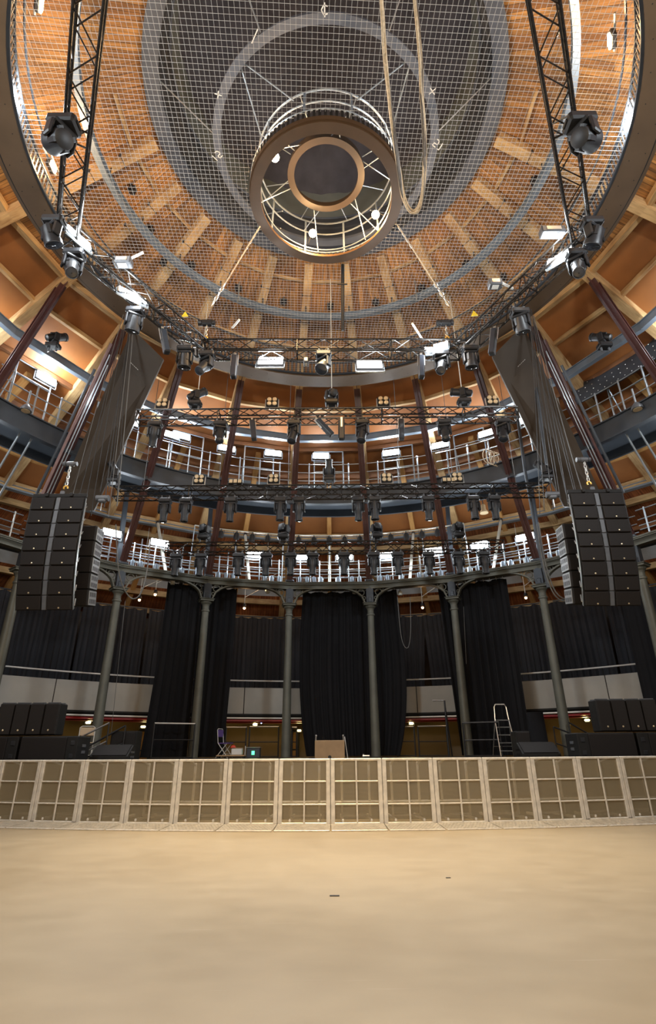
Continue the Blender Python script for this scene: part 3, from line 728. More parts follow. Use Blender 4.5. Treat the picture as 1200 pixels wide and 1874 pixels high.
# warm flood lamps and cold tubes on the ring gantry
for k, (px, py, l) in enumerate(((75,8,'top left corner of the net'), (1116,75,'top right corner of the net'), (97,305,'left of the net beside the truss'))):
    p = at_z(px, py, 14.3); a = az(p)
    t = thing('halogen_flood', p, 'lit warm halogen flood above the %s' % l, 'flood light', 'warm ring floods', (0, 0, -R_(a)))
    build('housing', MB().bbox((0,0.06,0.03), (0.3,0.1,0.22), 0.02), 'black', t, False, True)
    build('lamp_face', MB().bbox((0,-0.01,0.0), (0.24,0.05,0.16), 0.01), 'lens_warm', t, False, True)
    build('boom_tube', MB().tube((-0.35,0.12,0.2),(0.35,0.12,0.2),0.025,8), 'galv', t, False, True)
    lamp('POINT', 'halogen_flood_light', pol(math.hypot(p.x,p.y)-0.25, a, p.z-0.1), P_WARM, WARM, 0.08)
for k, (px, py, r) in enumerate(((28,172,6.72), (1149,215,6.72))):
    p = at_z(px, py, 13.8); a = az(p); 
    t = thing('tube_light', p, 'lit cold white tube light on the ring gantry, %s side of the net' % ('left','right')[k], 'tube light', 'ring tubes', (0, 0, -R_(a)))
    build('batten', MB().bbox((0,0.06,0), (0.75,0.05,0.08), 0.01), 'grey_plastic', t, False, True)
    build('tube', MB().tube((-0.34,0,0),(0.34,0,0),0.035,8), 'lens_cool', t, False, True)
    lamp('POINT', 'ring_tube_light', pol(math.hypot(p.x,p.y)-0.2, a, p.z-0.12), P_RINGTUBE, COOL, 0.12)

# ================================================================== walkways
def rails(name, r, z0, heights, a0, a1, post_az, top, m, label, group, pr=0.018):
    c = (a0+a1)/2; t = thing(name, pol(r, c, z0), label, 'guardrail', group)
    for h in heights: build('rail', MB().path([pol(r, a0+(a1-a0)*k/5, z0+h) for k in range(6)], pr, 6), m, t)
    for a in post_az: build('post', MB().tube(pol(r, a, z0), pol(r, a, z0+top), 0.028, 6), m, t)
    return t
# upper walkway at the raking posts
t = thing('upper_walkway', pol(10.8, 0, 10.3), 'dark grey steel walkway ring behind the middle trusses, inside the raking posts', 'walkway')
build('fascia', MB().ring([(10.62,10.22),(10.68,10.22),(10.68,10.86),(10.62,10.86)], -85, 85, 120).ring([(10.55,10.2),(10.75,10.2),(10.75,10.24),(10.55,10.24)], -85, 85, 120).ring([(10.55,10.84),(10.75,10.84),(10.75,10.88),(10.55,10.88)], -85, 85, 120), 'grey_steel', t)
build('deck', MB().ring([(10.68,10.72),(12.3,10.72),(12.3,10.8),(10.68,10.8)], -85, 85, 90), 'grey_steel', t)
build('outer_beam', MB().ring([(12.3,10.4),(12.38,10.4),(12.38,10.86),(12.3,10.86)], -85, 85, 90), 'grey_steel', t)
bay_az = [-67.5+15*k for k in range(9)]
for i, a in enumerate(bay_az):
    rails('walkway_guardrail', 10.64, 10.88, (0.35, 0.72, 1.1), a+0.8, a+14.2, (a+3.2, a+7.5, a+11.8), 1.15, 'galv', 'galvanised guardrail of the upper walkway, %s bay of nine' % nth(i, 9), 'upper walkway guardrails')
    t = thing('scaffold_frame', pol(11.2, a+7.5, 10.8), 'tall galvanised tube frame on the upper walkway, %s bay of nine' % nth(i, 9), 'frame', 'upper walkway frames')
    for d in (4.4, 10.6): build('upright', MB().tube(pol(11.1, a+d, 10.8), pol(11.1, a+d, 12.9), 0.03, 6), 'galv', t)
    for h in (12.35, 12.85, 11.9): build('crossbar', MB().tube(pol(11.1, a+4.4, h), pol(11.1, a+10.6, h), 0.024, 6), 'galv', t)
    build('brace', MB().tube(pol(12.0, a+4.4, 10.85), pol(11.1, a+4.4, 12.4), 0.02, 6), 'galv', t)
# lower walkway over the colonnade
t = thing('lower_walkway', pol(12.4, 0, 7.45), 'narrow steel walkway on top of the colonnade beam', 'walkway')
build('deck', MB().ring([(12.36,7.44),(13.4,7.44),(13.4,7.50),(12.36,7.50)], -85, 85, 90), 'grey_steel', t)
for i, a in enumerate(bay_az):
    rails('colonnade_guardrail', 12.55, 7.50, (0.28, 0.42, 0.62, 0.95), a+0.8, a+14.2, (a+2.0, a+5.6, a+9.4, a+13.0), 1.0, 'galv', 'bright guardrail tubes over the colonnade arches, %s bay of nine' % nth(i, 9), 'colonnade guardrails', 0.02)
    if -60 < a < 50: rails('rear_guardrail', 13.35, 7.50, (0.5, 0.8, 1.1), a+0.8, a+14.2, (a+4, a+11), 1.5, 'galv', 'rear guardrail tubes along the back of the lower walkway, %s bay' % nth(i, 9), 'rear guardrails', 0.018)
t = single('lamp_pipe', MB().path([pol(12.0, -26+k*2, 9.42) for k in range(27)], 0.024, 6), 'white_strut', 'thin curved pipe of small lamps above the lower walkway', 'pipe', None, pol(12.0, 0, 9.42))
for a in (-26, -18, -9, 0, 9, 18, 26): build('drop_tube', MB().tube(pol(12.0, a, 9.42), pol(12.3, a, 7.5), 0.02, 6), 'galv', t)
# small lamps under that pipe
rt = thing('small_par_lamp', (0,0,0), '', 'stage lamp'); build('can', MB().lathe([(0.05,-0.02),(0.1,-0.08),(0.115,-0.3),(0.12,-0.31)], 12), 'black', rt, True, True); build('lens', MB().lathe([(0.1,-0.32),(0.1,-0.305)], 12), 'glass_lens', rt, False, True); build('clamp', MB().box((0,0,0),(0.05,0.05,0.08)).box((0.125,0,-0.12),(0.015,0.03,0.26)).box((-0.125,0,-0.12),(0.015,0.03,0.26)), 'grey_plastic', rt, False, True)
st = Stamp(rt)
for k in range(17): st.put(pol(12.0, -24+3*k, 9.38), (R_(20), 0, -R_(-24+3*k)), 'small black lamp under the thin curved pipe, %s of the row' % nth(k, 17), 'lamps under the curved pipe')
# blue grey covered cans standing on the colonnade beam
rt = thing('floor_can', (0,0,0), 'small blue grey lamp can standing along the colonnade beam', 'stage lamp'); build('can', MB().lathe([(0.115,0),(0.115,0.03),(0.085,0.05),(0.08,0.2),(0.05,0.28)], 10), 'blue_steel', rt, True, True)
build('yoke', MB().box((0.125,0,0.13),(0.012,0.03,0.2)).box((-0.125,0,0.13),(0.012,0.03,0.2)), 'silver', rt, False, True)
st = Stamp(rt)
for a in arch_az:
    for d in (-5.6,-4.2,-2.9,-1.6,1.6,2.9,4.2,5.6):
        if random.random() < 0.86: st.put(pol(12.44, a+d, 7.5), (0,0,random.random()), None, 'lamp cans on the colonnade beam')

# lit LED floods on the walkways
rt = thing('led_flood', (0,0,0), '', 'flood light')
build('housing', MB().bbox((0,0.05,0), (0.72,0.09,0.30), 0.02), 'grey_plastic', rt, False, True)
build('led_panel', MB().bbox((0,-0.005,0), (0.66,0.03,0.24), 0.008), 'lens_cool', rt, False, True)
build('yoke', MB().box((0.38,0.04,-0.08),(0.02,0.04,0.3)).box((-0.38,0.04,-0.08),(0.02,0.04,0.3)).box((0,0.04,-0.23),(0.76,0.04,0.02)), 'galv', rt, False, True)
flood = Stamp(rt)
def put_flood(p, rz, label, group, power, tilt=0.0, off=0.2, wide=False):
    o = flood.put(p, (R_(tilt), 0, rz), label, group)
    d = Vector((sin(rz), -cos(rz), 0)) # local -Y turned
    if wide: lamp('POINT', 'led_flood_light', p+d*off-Vector((0,0,0.06)), power, COOL, 0.14)
    else: lamp('AREA', 'led_flood_light', p+d*0.05, power, COOL, 0.6, 0.2, aim=p+d*2-Vector((0,0,0.45)))
up = [(237,770),(312,795),(332,797),(415,820),(500,829),(587,834),(715,828),(805,814),(891,792),(968,765),(85,692)]
ux = sorted(q[0] for q in up)
for px, py in up:
    p = at_r(px, py, 10.98); put_flood(p, -R_(az(p)), 'lit white flood light on the upper walkway, %s of eleven' % nth(ux.index(px), 11), 'upper walkway floods', P_UPPER*(2.0 if abs(az(p)) > 50 else 1.0), wide=abs(az(p)) > 50)
lo_ = [(205,975),(292,993),(467,1015),(549,1019),(630,1019),(710,1016),(793,1008),(877,997),(960,983),(1045,965)]
for k, (px, py) in enumerate(lo_):
    p = at_r(px, py, 12.7); put_flood(p, -R_(az(p)), 'lit white flood light on the lower walkway, %s of ten' % nth(k, 10), 'lower walkway floods', P_LOWER, wide=True)

for s, l in ((-1, 'left'), (1, 'right')):  # extra floods added out of view to brighten the side walkways
    for a, r, z, pw, w in ((74, 10.98, 12.5, 150, 'upper'), (62, 12.9, 8.75, 70, 'lower'), (76, 12.7, 8.7, 90, 'lower')):
        p = pol(r, s*a, z); put_flood(p, -R_(s*a), 'added unseen fill flood, far %s of the %s walkway%s' % (l, w, ', behind the main speakers' if a == 62 else ', beyond the second raking post'), 'added side floods', pw, wide=True)
# ================================================================== trusses
def truss_section(root, p, q, w=0.36, lacing=0.42, r=0.028, name=None):
    """box truss: four chords, each a part, and one welded lacing"""
    p, q = Vector(p), Vector(q); d = (q-p).normalized(); up = Vector((0,0,1)); s = d.cross(up).normalized(); h = w/2
    cs = [s*h+up*h, -s*h+up*h, -s*h-up*h, s*h-up*h]
    par = root
    if name:
        par = bpy.data.objects.new(name, None); C.objects.link(par); par.parent = root
    for c in cs: build('chord', MB().tube(p+c, q+c, r, 8), 'truss', par)
    mb = MB(); L = (q-p).length; n = max(2, int(L/lacing)); 
    for f in range(4):
        a, b = cs[f], cs[(f+1)%4]
        for k in range(n):
            t0, t1 = L*k/n, L*(k+1)/n
            if k % 2: mb.tube(p+d*t0+a, p+d*t1+b, r*0.5, 5, caps=False)
            else: mb.tube(p+d*t0+b, p+d*t1+a, r*0.5, 5, caps=False)
    for t0 in [0.02, L-0.02]+[2.5*k for k in range(1, int(L/2.5)+1)]:
        for f in range(4): mb.tube(p+d*min(t0,L)+cs[f], p+d*min(t0,L)+cs[(f+1)%4], r*0.7, 5, caps=False)
    build('lacing', mb, 'truss', par)
T2Y, T3Y, T4Y = 5.2, 7.3, 9.4
def straight(y, pxa, pxb, py, label, name='lighting_truss'):
    a = at_y(pxa, py, y-0.18); b = at_y(pxb, py, y-0.18); z = (a.z+b.z)/2+0.18
    t = thing(name, ((a.x+b.x)/2, y, z-0.2), label, 'truss')
    truss_section(t, (a.x, y, z), (b.x, y, z))
    return a.x, b.x, z
x2a, x2b, Z2 = straight(T2Y, 247, 951, 765, 'middle black lighting truss, second highest, hung below the U shaped one')
x3a, x3b, Z3 = straight(T3Y, 205, 1011, 905, 'long black lighting truss level with the foot of the upper walkway')
x4a, x4b, Z4 = straight(T4Y, 300, 925, 1008, 'lowest rear lighting truss in front of the lower walkway lamps')
# highest truss of five straight sides under the ring gantry
ZU = 11.1
uc = [at_z(171, -60, ZU), at_z(124, 432, ZU), at_z(372, 640, ZU), at_z(843, 640, ZU), at_z(1062, 432, ZU), at_z(984, -60, ZU)]
t = thing('u_shaped_truss', ((uc[2]+uc[3])/2)-Vector((0,0,0.2)), 'highest black truss, five straight sides in a U under the ring gantry', 'truss')
for k in range(5): truss_section(t, uc[k], uc[k+1], 0.38, 0.45, 0.026, 'truss_section')
# steel cable lifts
def wire(p, q, label, r=0.012, m='cable_grey', name='lifting_wire', group='lifting wires'): return single(name, MB().tube(p, q, r, 5), m, label, 'wire', group, q)
for (px, y, z, py0, lab) in ((607, T2Y, Z2+0.2, 585, 'thin lifting wire above the centre of the middle truss'), (360, T2Y, Z2+0.2, 640, 'thin lifting wire above the left part of the middle truss'), (848, T2Y, Z2+0.2, 640, 'thin lifting wire above the right part of the middle truss')):
    q = at_y(px, 740, y); q.z = z; wire(Vector((q.x, q.y, roof_z(math.hypot(q.x, q.y))-0.05)), q, lab, 0.013, 'white_strut')
for (px, lab) in ((527,'thin grey lifting wire above the long truss, left of centre'),(733,'thin grey lifting wire above the long truss, right of centre'),(262,'thin grey lifting wire near the left end of the long truss'),(945,'thin grey lifting wire near the right end of the long truss'),(400,'thin grey lifting wire above the long truss, over the second column'),(830,'thin grey lifting wire above the long truss, over the sixth column')):
    q = at_y(px, 890, T3Y); q.z = Z3+0.2; wire(Vector((q.x, q.y, roof_z(math.hypot(q.x, q.y))-0.05)), q, lab, 0.010, 'cable_grey')

# ------------------------------------------------------------------ fixtures
def rx(a): return Matrix.Rotation(a, 4, 'X')
def make_head(style):
    rt = thing('moving_head', (0,0,0), '', 'moving light')
    mb = MB(); mb.bbox((0,0,-0.19), (0.40,0.30,0.15), 0.03); mb.box((0.21,0,-0.19),(0.02,0.12,0.05)); mb.box((-0.21,0,-0.19),(0.02,0.12,0.05)); build('base', mb, 'black', rt, False, True)
    for s in (-0.12, 0.12): build('clamp', MB().box((s,0,-0.07),(0.05,0.05,0.12)).lathe([(0.035,-0.02),(0.035,0.02)], 8, Matrix.Translation((s,0,-0.01)) @ Matrix.Rotation(PI/2,4,'Y')), 'grey_plastic', rt, False, True)
    mb = MB(); mb.bbox((0,0,-0.30),(0.34,0.2,0.07),0.02)
    for s in (-1, 1): mb.bbox((s*0.175,0,-0.46),(0.055,0.17,0.30),0.025)
    yk = build('yoke', mb, 'black', rt, False, True)
    hd_m = MB(); pv = (0,0,0)
    if style == 'spot': prof = [(0.06,0.24),(0.115,0.22),(0.145,0.14),(0.15,0.02),(0.14,-0.08),(0.115,-0.16),(0.11,-0.32),(0.125,-0.33),(0.125,-0.38)]
    elif style == 'wash': prof = [(0.07,0.17),(0.13,0.15),(0.15,0.05),(0.155,-0.06),(0.17,-0.12),(0.17,-0.2)]
    else: prof = [(0.05,0.3),(0.10,0.28),(0.12,0.2),(0.125,0.0),(0.12,-0.3),(0.135,-0.31),(0.135,-0.36)]
    hd_m.lathe(prof, 18)
    for s in (0, PI/2, PI, 3*PI/2): hd_m.box((0.13*cos(s+PI/4),0.13*sin(s+PI/4),0.06),(0.06,0.06,0.18), Matrix.Rotation(s+PI/4,3,'Z'))
    hd = build('head', hd_m, 'black', rt, True, True); hd.location = (0,0,-0.52)
    lr, lz = (0.108,-0.375) if style == 'spot' else (0.155,-0.198) if style == 'wash' else (0.12,-0.358)
    ln = build('lens', MB().lathe([(lr,lz-0.008),(lr*0.7,lz-0.02),(0.01,lz-0.026)], 16, cap=False), 'glass_lens', hd, True, True)
    rg = build('lens_ring', MB().path([(lr*1.06*cos(2*PI*k/16), lr*1.06*sin(2*PI*k/16), lz-0.008) for k in range(16)], 0.006, 5, True), 'grey_plastic', hd, True, True)
    return rt
HEADS = {k: Stamp(make_head(k)) for k in ('spot','wash','beam')}
def put_head(style, p, tilt, pan, label, group, up=False, scale=1.0):
    o = HEADS[style].put(p, (PI if up else 0, 0, 0), label, group)
    if scale != 1.0: o.scale = (scale,)*3
    for ch in o.children:
        if ch.name.startswith('head'): ch.rotation_euler = Euler((R_(tilt), 0, R_(pan)), 'XYZ')
        if ch.name.startswith('yoke'): ch.rotation_euler = (0, 0, R_(pan))
    return o
def make_bar():
    rt = thing('led_batten', (0,0,0), '', 'strip light')
    mb = MB(); mb.bbox((0,0,-0.42),(0.15,0.17,0.7),0.02)
    for k in range(6): mb.box((0,0.09,-0.16-0.1*k),(0.14,0.02,0.02))
    build('housing', mb, 'black', rt, False, True)
    build('lens_strip', MB().box((0,-0.088,-0.42),(0.1,0.01,0.64)), 'glass_lens', rt, False, True)
    build('bracket', MB().box((0,0,-0.03),(0.06,0.06,0.1)).box((0.09,0,-0.2),(0.012,0.05,0.34)).box((-0.09,0,-0.2),(0.012,0.05,0.34)), 'silver', rt, False, True)
    return rt
BAR = Stamp(make_bar())
def make_blinder():
    rt = thing('blinder_lamp', (0,0,0), '', 'blinder light')
    mb = MB(); mb.bbox((0,0.05,0.24),(0.36,0.14,0.36),0.03); build('housing', mb, 'black_soft', rt, False, True)
    build('bracket', MB().box((0.2,0.03,0.17),(0.02,0.06,0.34)).box((-0.2,0.03,0.17),(0.02,0.06,0.34)).box((0,0.03,0.01),(0.42,0.08,0.02)), 'silver', rt, False, True)
    for x in (-0.082, 0.082):
        for z in (0.158, 0.322): 
            l = build('lamp', MB().lathe([(0.072,0.0),(0.066,0.03),(0.02,0.05)], 14, Matrix.Translation((x,-0.02,z)) @ rx(PI/2)), 'amber_lamp', rt, True, True)
    return rt
BLIND = Stamp(make_blinder())
def make_strip3():
    rt = thing('three_cell_lamp', (0,0,0), '', 'blinder light'); build('housing', MB().bbox((0,0.05,0.12),(0.46,0.12,0.18),0.02), 'black_soft', rt, False, True)
    for x in (-0.145, 0, 0.145): build('lamp', MB().bbox((x,-0.015,0.12),(0.115,0.02,0.13),0.015), 'amber_lamp', rt, False, True)
    build('bracket', MB().box((0,0.05,0.01),(0.1,0.06,0.03)), 'grey_plastic', rt, False, True)
    return rt
STRIP3 = Stamp(make_strip3())
# middle truss
def row(items, y, z, truss, hang_px, up=False):
    xs = sorted(i[0] for i in items)
    for px, kind, tilt, pan in items:
        p = at_y(px, hang_px, y-0.18); p.z = z; p.y = y-0.18
        lab = '%s %s, %s there' % ({'spot':'black moving head','wash':'short black wash head','beam':'long black beam head'}.get(kind, kind), truss, nth(xs.index(px), len(xs)))
        if kind == 'bar': BAR.put(p, (R_(tilt)*0.3, R_(tilt), R_(pan)), 'black vertical strip light '+truss+', %s there' % nth(xs.index(px), len(xs)), 'lights '+truss)
        elif kind == 'blind': BLIND.put(p, (R_(tilt), 0, R_(pan)), 'four lamp amber blinder '+truss+', %s there' % nth(xs.index(px), len(xs)), 'lights '+truss)
        elif kind == 'strip3': STRIP3.put(p, (R_(tilt), 0, R_(pan)), 'three cell amber lamp '+truss+', %s there' % nth(xs.index(px), len(xs)), 'lights '+truss)
        else: put_head(kind, p, tilt, pan, lab, 'lights '+truss, up)
row([(283,'spot',18,20),(403,'spot',-25,15),(460,'bar',-8,0),(538,'beam',-20,-30),(578,'bar',-38,20),(625,'bar',2,90),(663,'beam',-20,-30),(735,'bar',2,0),(813,'spot',-25,-10),(921,'beam',-24,-40)], T2Y, Z2-0.19, 'hanging under the middle truss', 785)
row([(295,'blind',-6,0),(497,'blind',-6,0),(702,'blind',-6,0),(903,'blind',-6,0),], T2Y, Z2+0.20, 'standing on the middle truss', 745)
row([(356,'beam',-50,60),(607,'spot',-70,-20),(850,'beam',-72,-70)], T2Y, Z2+0.18, 'upright on the middle truss', 745, True)
row([(302,'spot',4,0),(340,'spot',2,10),(422,'spot',6,0),(513,'beam',2,0),(547,'spot',8,0),(655,'spot',8,0),(685,'beam',2,0),(783,'spot',8,0),(866,'beam',2,0),(904,'spot',4,10)], T3Y, Z3-0.19, 'hanging under the long truss', 920)
row([(363,'blind',-6,0),(500,'blind',-6,0),(708,'blind',-6,0),(838,'blind',-6,0)], T3Y, Z3+0.20, 'standing on the long truss', 885)
row([(430,'strip3',-6,0),(822,'strip3',-6,0)], T3Y, Z3+0.22, 'beside a blinder on the long truss', 885)
row([(602,'spot',20,0)], T3Y, Z3+0.18, 'upright at the centre of the long truss', 885, True)
row([(207,'beam',30,60),(1001,'beam',-40,-60)], T3Y, Z3+0.18, 'upright at the end of the long truss', 885, True)
row([(323,'spot',0,0),(368,'spot',2,0),(437,'spot',0,0),(487,'spot',3,0),(532,'spot',0,0),(572,'spot',2,0),(629,'spot',0,0),(683,'spot',3,0),(727,'spot',0,0),(784,'spot',2,0),(838,'spot',0,0),(885,'spot',2,0)], T4Y, Z4-0.15, 'hanging under the rear truss', 1015)
row([(372,'wash',-95,30),(518,'wash',-95,30),(690,'wash',-100,-20),(840,'wash',-100,-20)], T4Y, Z4+0.18, 'upright on the rear truss', 985, True)
# U truss
def on_u(px, py, kind, tilt, pan, label, dz=-0.2, up=False, scale=1.0):
    p = at_z(px, py, ZU+dz)
    if kind == 'bar': BAR.put(p, (R_(tilt)*0.3, R_(tilt), R_(pan)), label, 'lights on the highest truss')
    else: put_head(kind, p, tilt, pan, label, 'lights on the highest truss', up, scale)
on_u(122,215,'wash',120,60,'large black moving head high on the left leg of the highest truss',scale=1.15)
on_u(1056,212,'wash',120,-60,'large black moving head high on the right leg of the highest truss',scale=1.15)
on_u(103,395,'wash',30,-30,'round black wash head at the outer left corner of the highest truss')
on_u(1078,398,'wash',30,30,'round black wash head at the outer right corner of the highest truss')
on_u(140,455,'spot',-30,40,'black moving head pointing down at the left corner of the highest truss')
on_u(1050,455,'spot',-30,-40,'black moving head pointing down at the right corner of the highest truss')
on_u(250,560,'wash',20,30,'black wash head under the left slanting side of the highest truss')
on_u(948,562,'wash',20,-30,'black wash head under the right slanting side of the highest truss')
on_u(297,600,'bar',-14,30,'black strip light under the left slanting side of the highest truss')
on_u(905,598,'bar',14,-30,'black strip light under the right slanting side of the highest truss')
on_u(341,630,'wash',10,0,'short wash head just left of the highest truss left front corner')
on_u(858,630,'wash',10,0,'short wash head just right of the highest truss right front corner')
on_u(380,640,'spot',-35,-30,'black moving head at the left front corner of the highest truss')
on_u(806,640,'spot',-35,-30,'black moving head at the right front corner of the highest truss')
on_u(430,648,'bar',0,0,'black strip light near the left end of the front side of the highest truss')
on_u(770,648,'bar',3,0,'black strip light near the right end of the front side of the highest truss')
on_u(592,640,'wash',-30,-40,'black wash head at the centre of the front side of the highest truss')
ufl = [(495,660,0.62,0),(676,667,0.62,0),(145,434,0.5,60),(1023,470,0.5,-45),(243,540,0.6,40),(806,632,0.35,-20),(787,640,0.25,0)]
ul = ['large lit flood left of centre under the highest truss','large lit flood right of centre under the highest truss','lit flood at the left corner of the highest truss','lit flood at the right corner of the highest truss','lit strip flood on the left slanting side of the highest truss','lit flood at the right front corner of the highest truss','small lit lamp beside the right front corner of the highest truss']
for (px, py, s, rz), l in zip(ufl, ul):
    if py > 655: p = at_y(px, py, 2.85)
    else: p = at_z(px, py, ZU-0.05)
    o = flood.put(p, (R_(-25), 0, R_(rz)), l, 'lit floods on the highest truss')
    o.scale = (s/0.62*1.0, 1, (1.5 if s > 0.6 and py > 655 else 1.0))
    d = Vector((sin(R_(rz)), -cos(R_(rz)), 0))
    if py > 655: lamp('AREA', 'truss_flood_light', p+d*0.06-Vector((0,0,0.03)), P_TRUSS*1.3, COOL, 0.6, 0.3, aim=p+d*2-Vector((0,0,1.1))); continue
    lamp('POINT', 'truss_flood_light', p+d*0.25-Vector((0,0,0.18)), P_TRUSS*(s/0.62), COOL, 0.14)
# chain hoists and yellow flags on the U truss
def hoist(p, label, ln=0.6, s=1.0, group='chain hoists', horizontal=False):
    t = thing('chain_hoist', p, label, 'hoist', group)
    mb = MB(); mb.bbox(p+Vector((0,0,0.02)), (0.34*s,0.16*s,0.18*s), 0.04); mb.tube(p+Vector((-0.25*s,0,0.02)), p+Vector((-0.15*s,0,0.02)), 0.085*s, 12); mb.tube(p+Vector((0.15*s,0,0.02)), p+Vector((0.22*s,0,0.02)), 0.075*s, 12)
    build('motor_body', mb, 'black' if not horizontal else 'grey_plastic', t)
    mb = MB(); n = int(ln/0.09)
    for k in range(n):
        c = p+Vector((0,0,-0.12*s-0.09*k)); e = Vector((1,0,0)) if k % 2 else Vector((0,1,0))
        mb.path([c+e*0.03*cos(x*PI/4)+Vector((0,0,0.06*sin(x*PI/4))) for x in range(8)], 0.013, 4, True)
    build('chain', mb, 'silver', t)
    b = p+Vector((0,0,-0.12*s-0.09*n))
    mb = MB(); mb.path([b+Vector((0.05*cos(k*0.5-0.5), 0, 0.05*sin(k*0.5-0.5)-0.03)) for k in range(10)], 0.02, 6); build('hook', mb, 'gold', t)
    return t
hoist(at_y(379, 592, 2.9), 'black chain hoist above the left front corner of the highest truss', 0.4)
hoist(at_y(815, 592, 2.9), 'black chain hoist above the right front corner of the highest truss', 0.4)
for px, py, l in ((337,580,'left'),(868,578,'right')):
    p = at_z(px, py, ZU+0.25); single('warning_flag', MB().add([p+Vector(v) for v in ((-.08,0,0),(.1,0,0.02),(0.0,.02,.2),(-.08,.03,0.01),(.1,.03,0.03),(0.0,.04,.2))], [(0,1,2),(5,4,3),(0,3,4,1),(1,4,5,2),(2,5,3,0)]), 'yellow', 'small yellow warning tag on the %s slanting side of the highest truss' % l, 'tag', 'yellow tags', p)
# odd gear sitting on the U truss
for px, py, sx, l in ((225,480,0.4,'grey power box on the left slanting side of the highest truss'),(1010,425,0.5,'grey power box with a white label at the right corner of the highest truss'),(905,520,0.3,'grey power box on the right slanting side of the highest truss'),(560,662,0.14,'small grey junction box hung under the front side of the highest truss')):
    p = at_z(px, py, ZU+(0.2 if py < 600 else -0.25)); t = single('power_box', MB().bbox(p, (sx,0.22,0.18), 0.02), 'grey_plastic', l, 'box', None, p)
    build('panel', MB().box(p+Vector((0,-0.115,0)), (sx*0.6,0.01,0.1)), 'silver', t); build('panel', MB().box(p+Vector((0,0,-0.095)), (sx*0.5,0.12,0.008)), 'white_paint', t)
for px0, py0, px1, py1, l in ((228,478,262,462,'short white tube clamped on the left slanting side'),(908,512,938,528,'short white tube clamped on the right slanting side'),(425,600,438,585,'short white tube above the front left of the highest truss'),(754,592,772,620,'short white tube above the front right of the highest truss')):
    p, q = at_z(px0, py0, ZU+0.4), at_z(px1, py1, ZU+0.45); single('clamp_tube', MB().tube(p, q, 0.03, 8), 'white_paint', l, 'tube', 'white tubes', p)
# ================================================================== raking panels, line arrays, cables
for s, side in ((-1, 'left'), (1, 'right')):
    A0 = (52, 8.15, 14.05); A1 = (52, 11.2, 8.3); B0 = (44.6, 7.75, 13.2); B1 = (45.6, 11.0, 8.7)
    P = [pol(r, s*a, z) for a, r, z in (A0, A1, B1, B0)]
    nrm = (P[1]-P[0]).cross(P[3]-P[0]).normalized()*0.14
    if nrm.z > 0: nrm = -nrm
    mb = MB(); mb.hexa([p-nrm for p in P]+[p for p in P])
    t = single('raking_duct', mb, 'slab', 'wide dark bronze duct raking down behind the %s speaker array' % side, 'duct', 'raking ducts', P[1])
    mb = MB()
    for k in range(5): 
        q = P[0].lerp(P[3], 0.3+0.05*k)+(P[1]-P[0])*0.14; mb.beam(q+nrm*0.05, q+nrm*0.05+(P[3]-P[0]).normalized()*0.05, 0.012, 0.012)
    build('scuff', mb, 'white_paint', t)
    # lagged pipes and tubes running along the outer edge
    for k, (m, r, d) in enumerate((('pink_lagging' if s < 0 else 'red_steel',0.045,1.6),('galv',0.02,0.9),('galv',0.016,0.4),('grey_steel',0.045,2.4))):
        p, q = pol(8.6+0.15*k, s*(53+d), 13.4-0.3*k), pol(11.2, s*(52.6+d), 8.6)
        single('riser_pipe', MB().tube(p, q, r, 8), m, '%s raking pipe beside the dark bronze duct at the %s' % ((('thick pink lagged' if s < 0 else 'dark red'),'thin silver','thinnest silver','dark grey')[k], side), 'pipe', 'raking pipes', q)

def cabinet(name, loc, rx_, label, group, w=1.335, h=0.345, d=0.42, rz=0.0):
    t = thing(name, loc, label, 'speaker', group, (rx_, 0, rz))
    mb = MB(); hw_ = w/2; bw = hw_*0.72   # trapezoid plan
    mb.add([(-hw_,0,-h/2),(hw_,0,-h/2),(bw,d,-h/2+0.03),(-bw,d,-h/2+0.03),(-hw_,0,h/2),(hw_,0,h/2),(bw,d,h/2-0.03),(-bw,d,h/2-0.03)], [(3,2,1,0),(4,5,6,7),(0,1,5,4),(1,2,6,5),(2,3,7,6),(3,0,4,7)])
    build('cabinet', mb, 'black_soft', t, False, True)
    for s in (-1, 1):
        g = build('grille', MB().bbox((s*(hw_*0.535), -0.02, 0), (hw_*0.84, 0.05, h-0.024), 0.012), 'grille', t, False, True)
        build('badge', MB().lathe([(0.019,0.0),(0.019,0.008),(0.006,0.012)], 12, Matrix.Translation((s*hw_*0.535, -0.044, -h*0.33)) @ Matrix.Rotation(PI/2,4,'X')), 'brass', g, True, True)
    build('centre_strip', MB().bbox((0,-0.005,0), (hw_*0.16,0.03,h-0.01), 0.01), 'grey_plastic', t, False, True)
    for s in (-1, 1):
        for yy in (0.06, 0.33): build('rigging_plate', MB().box((s*(hw_-0.03-yy*0.42)+s*0.02, yy, 0), (0.03,0.05,h*0.98)), 'silver', t, False, True)
        build('rigging_arm', MB().tube((s*(hw_+0.0), 0.08, -h*0.2), (s*(hw_-0.09), 0.32, h*0.2), 0.012, 5), 'silver', t, False, True)
    return t
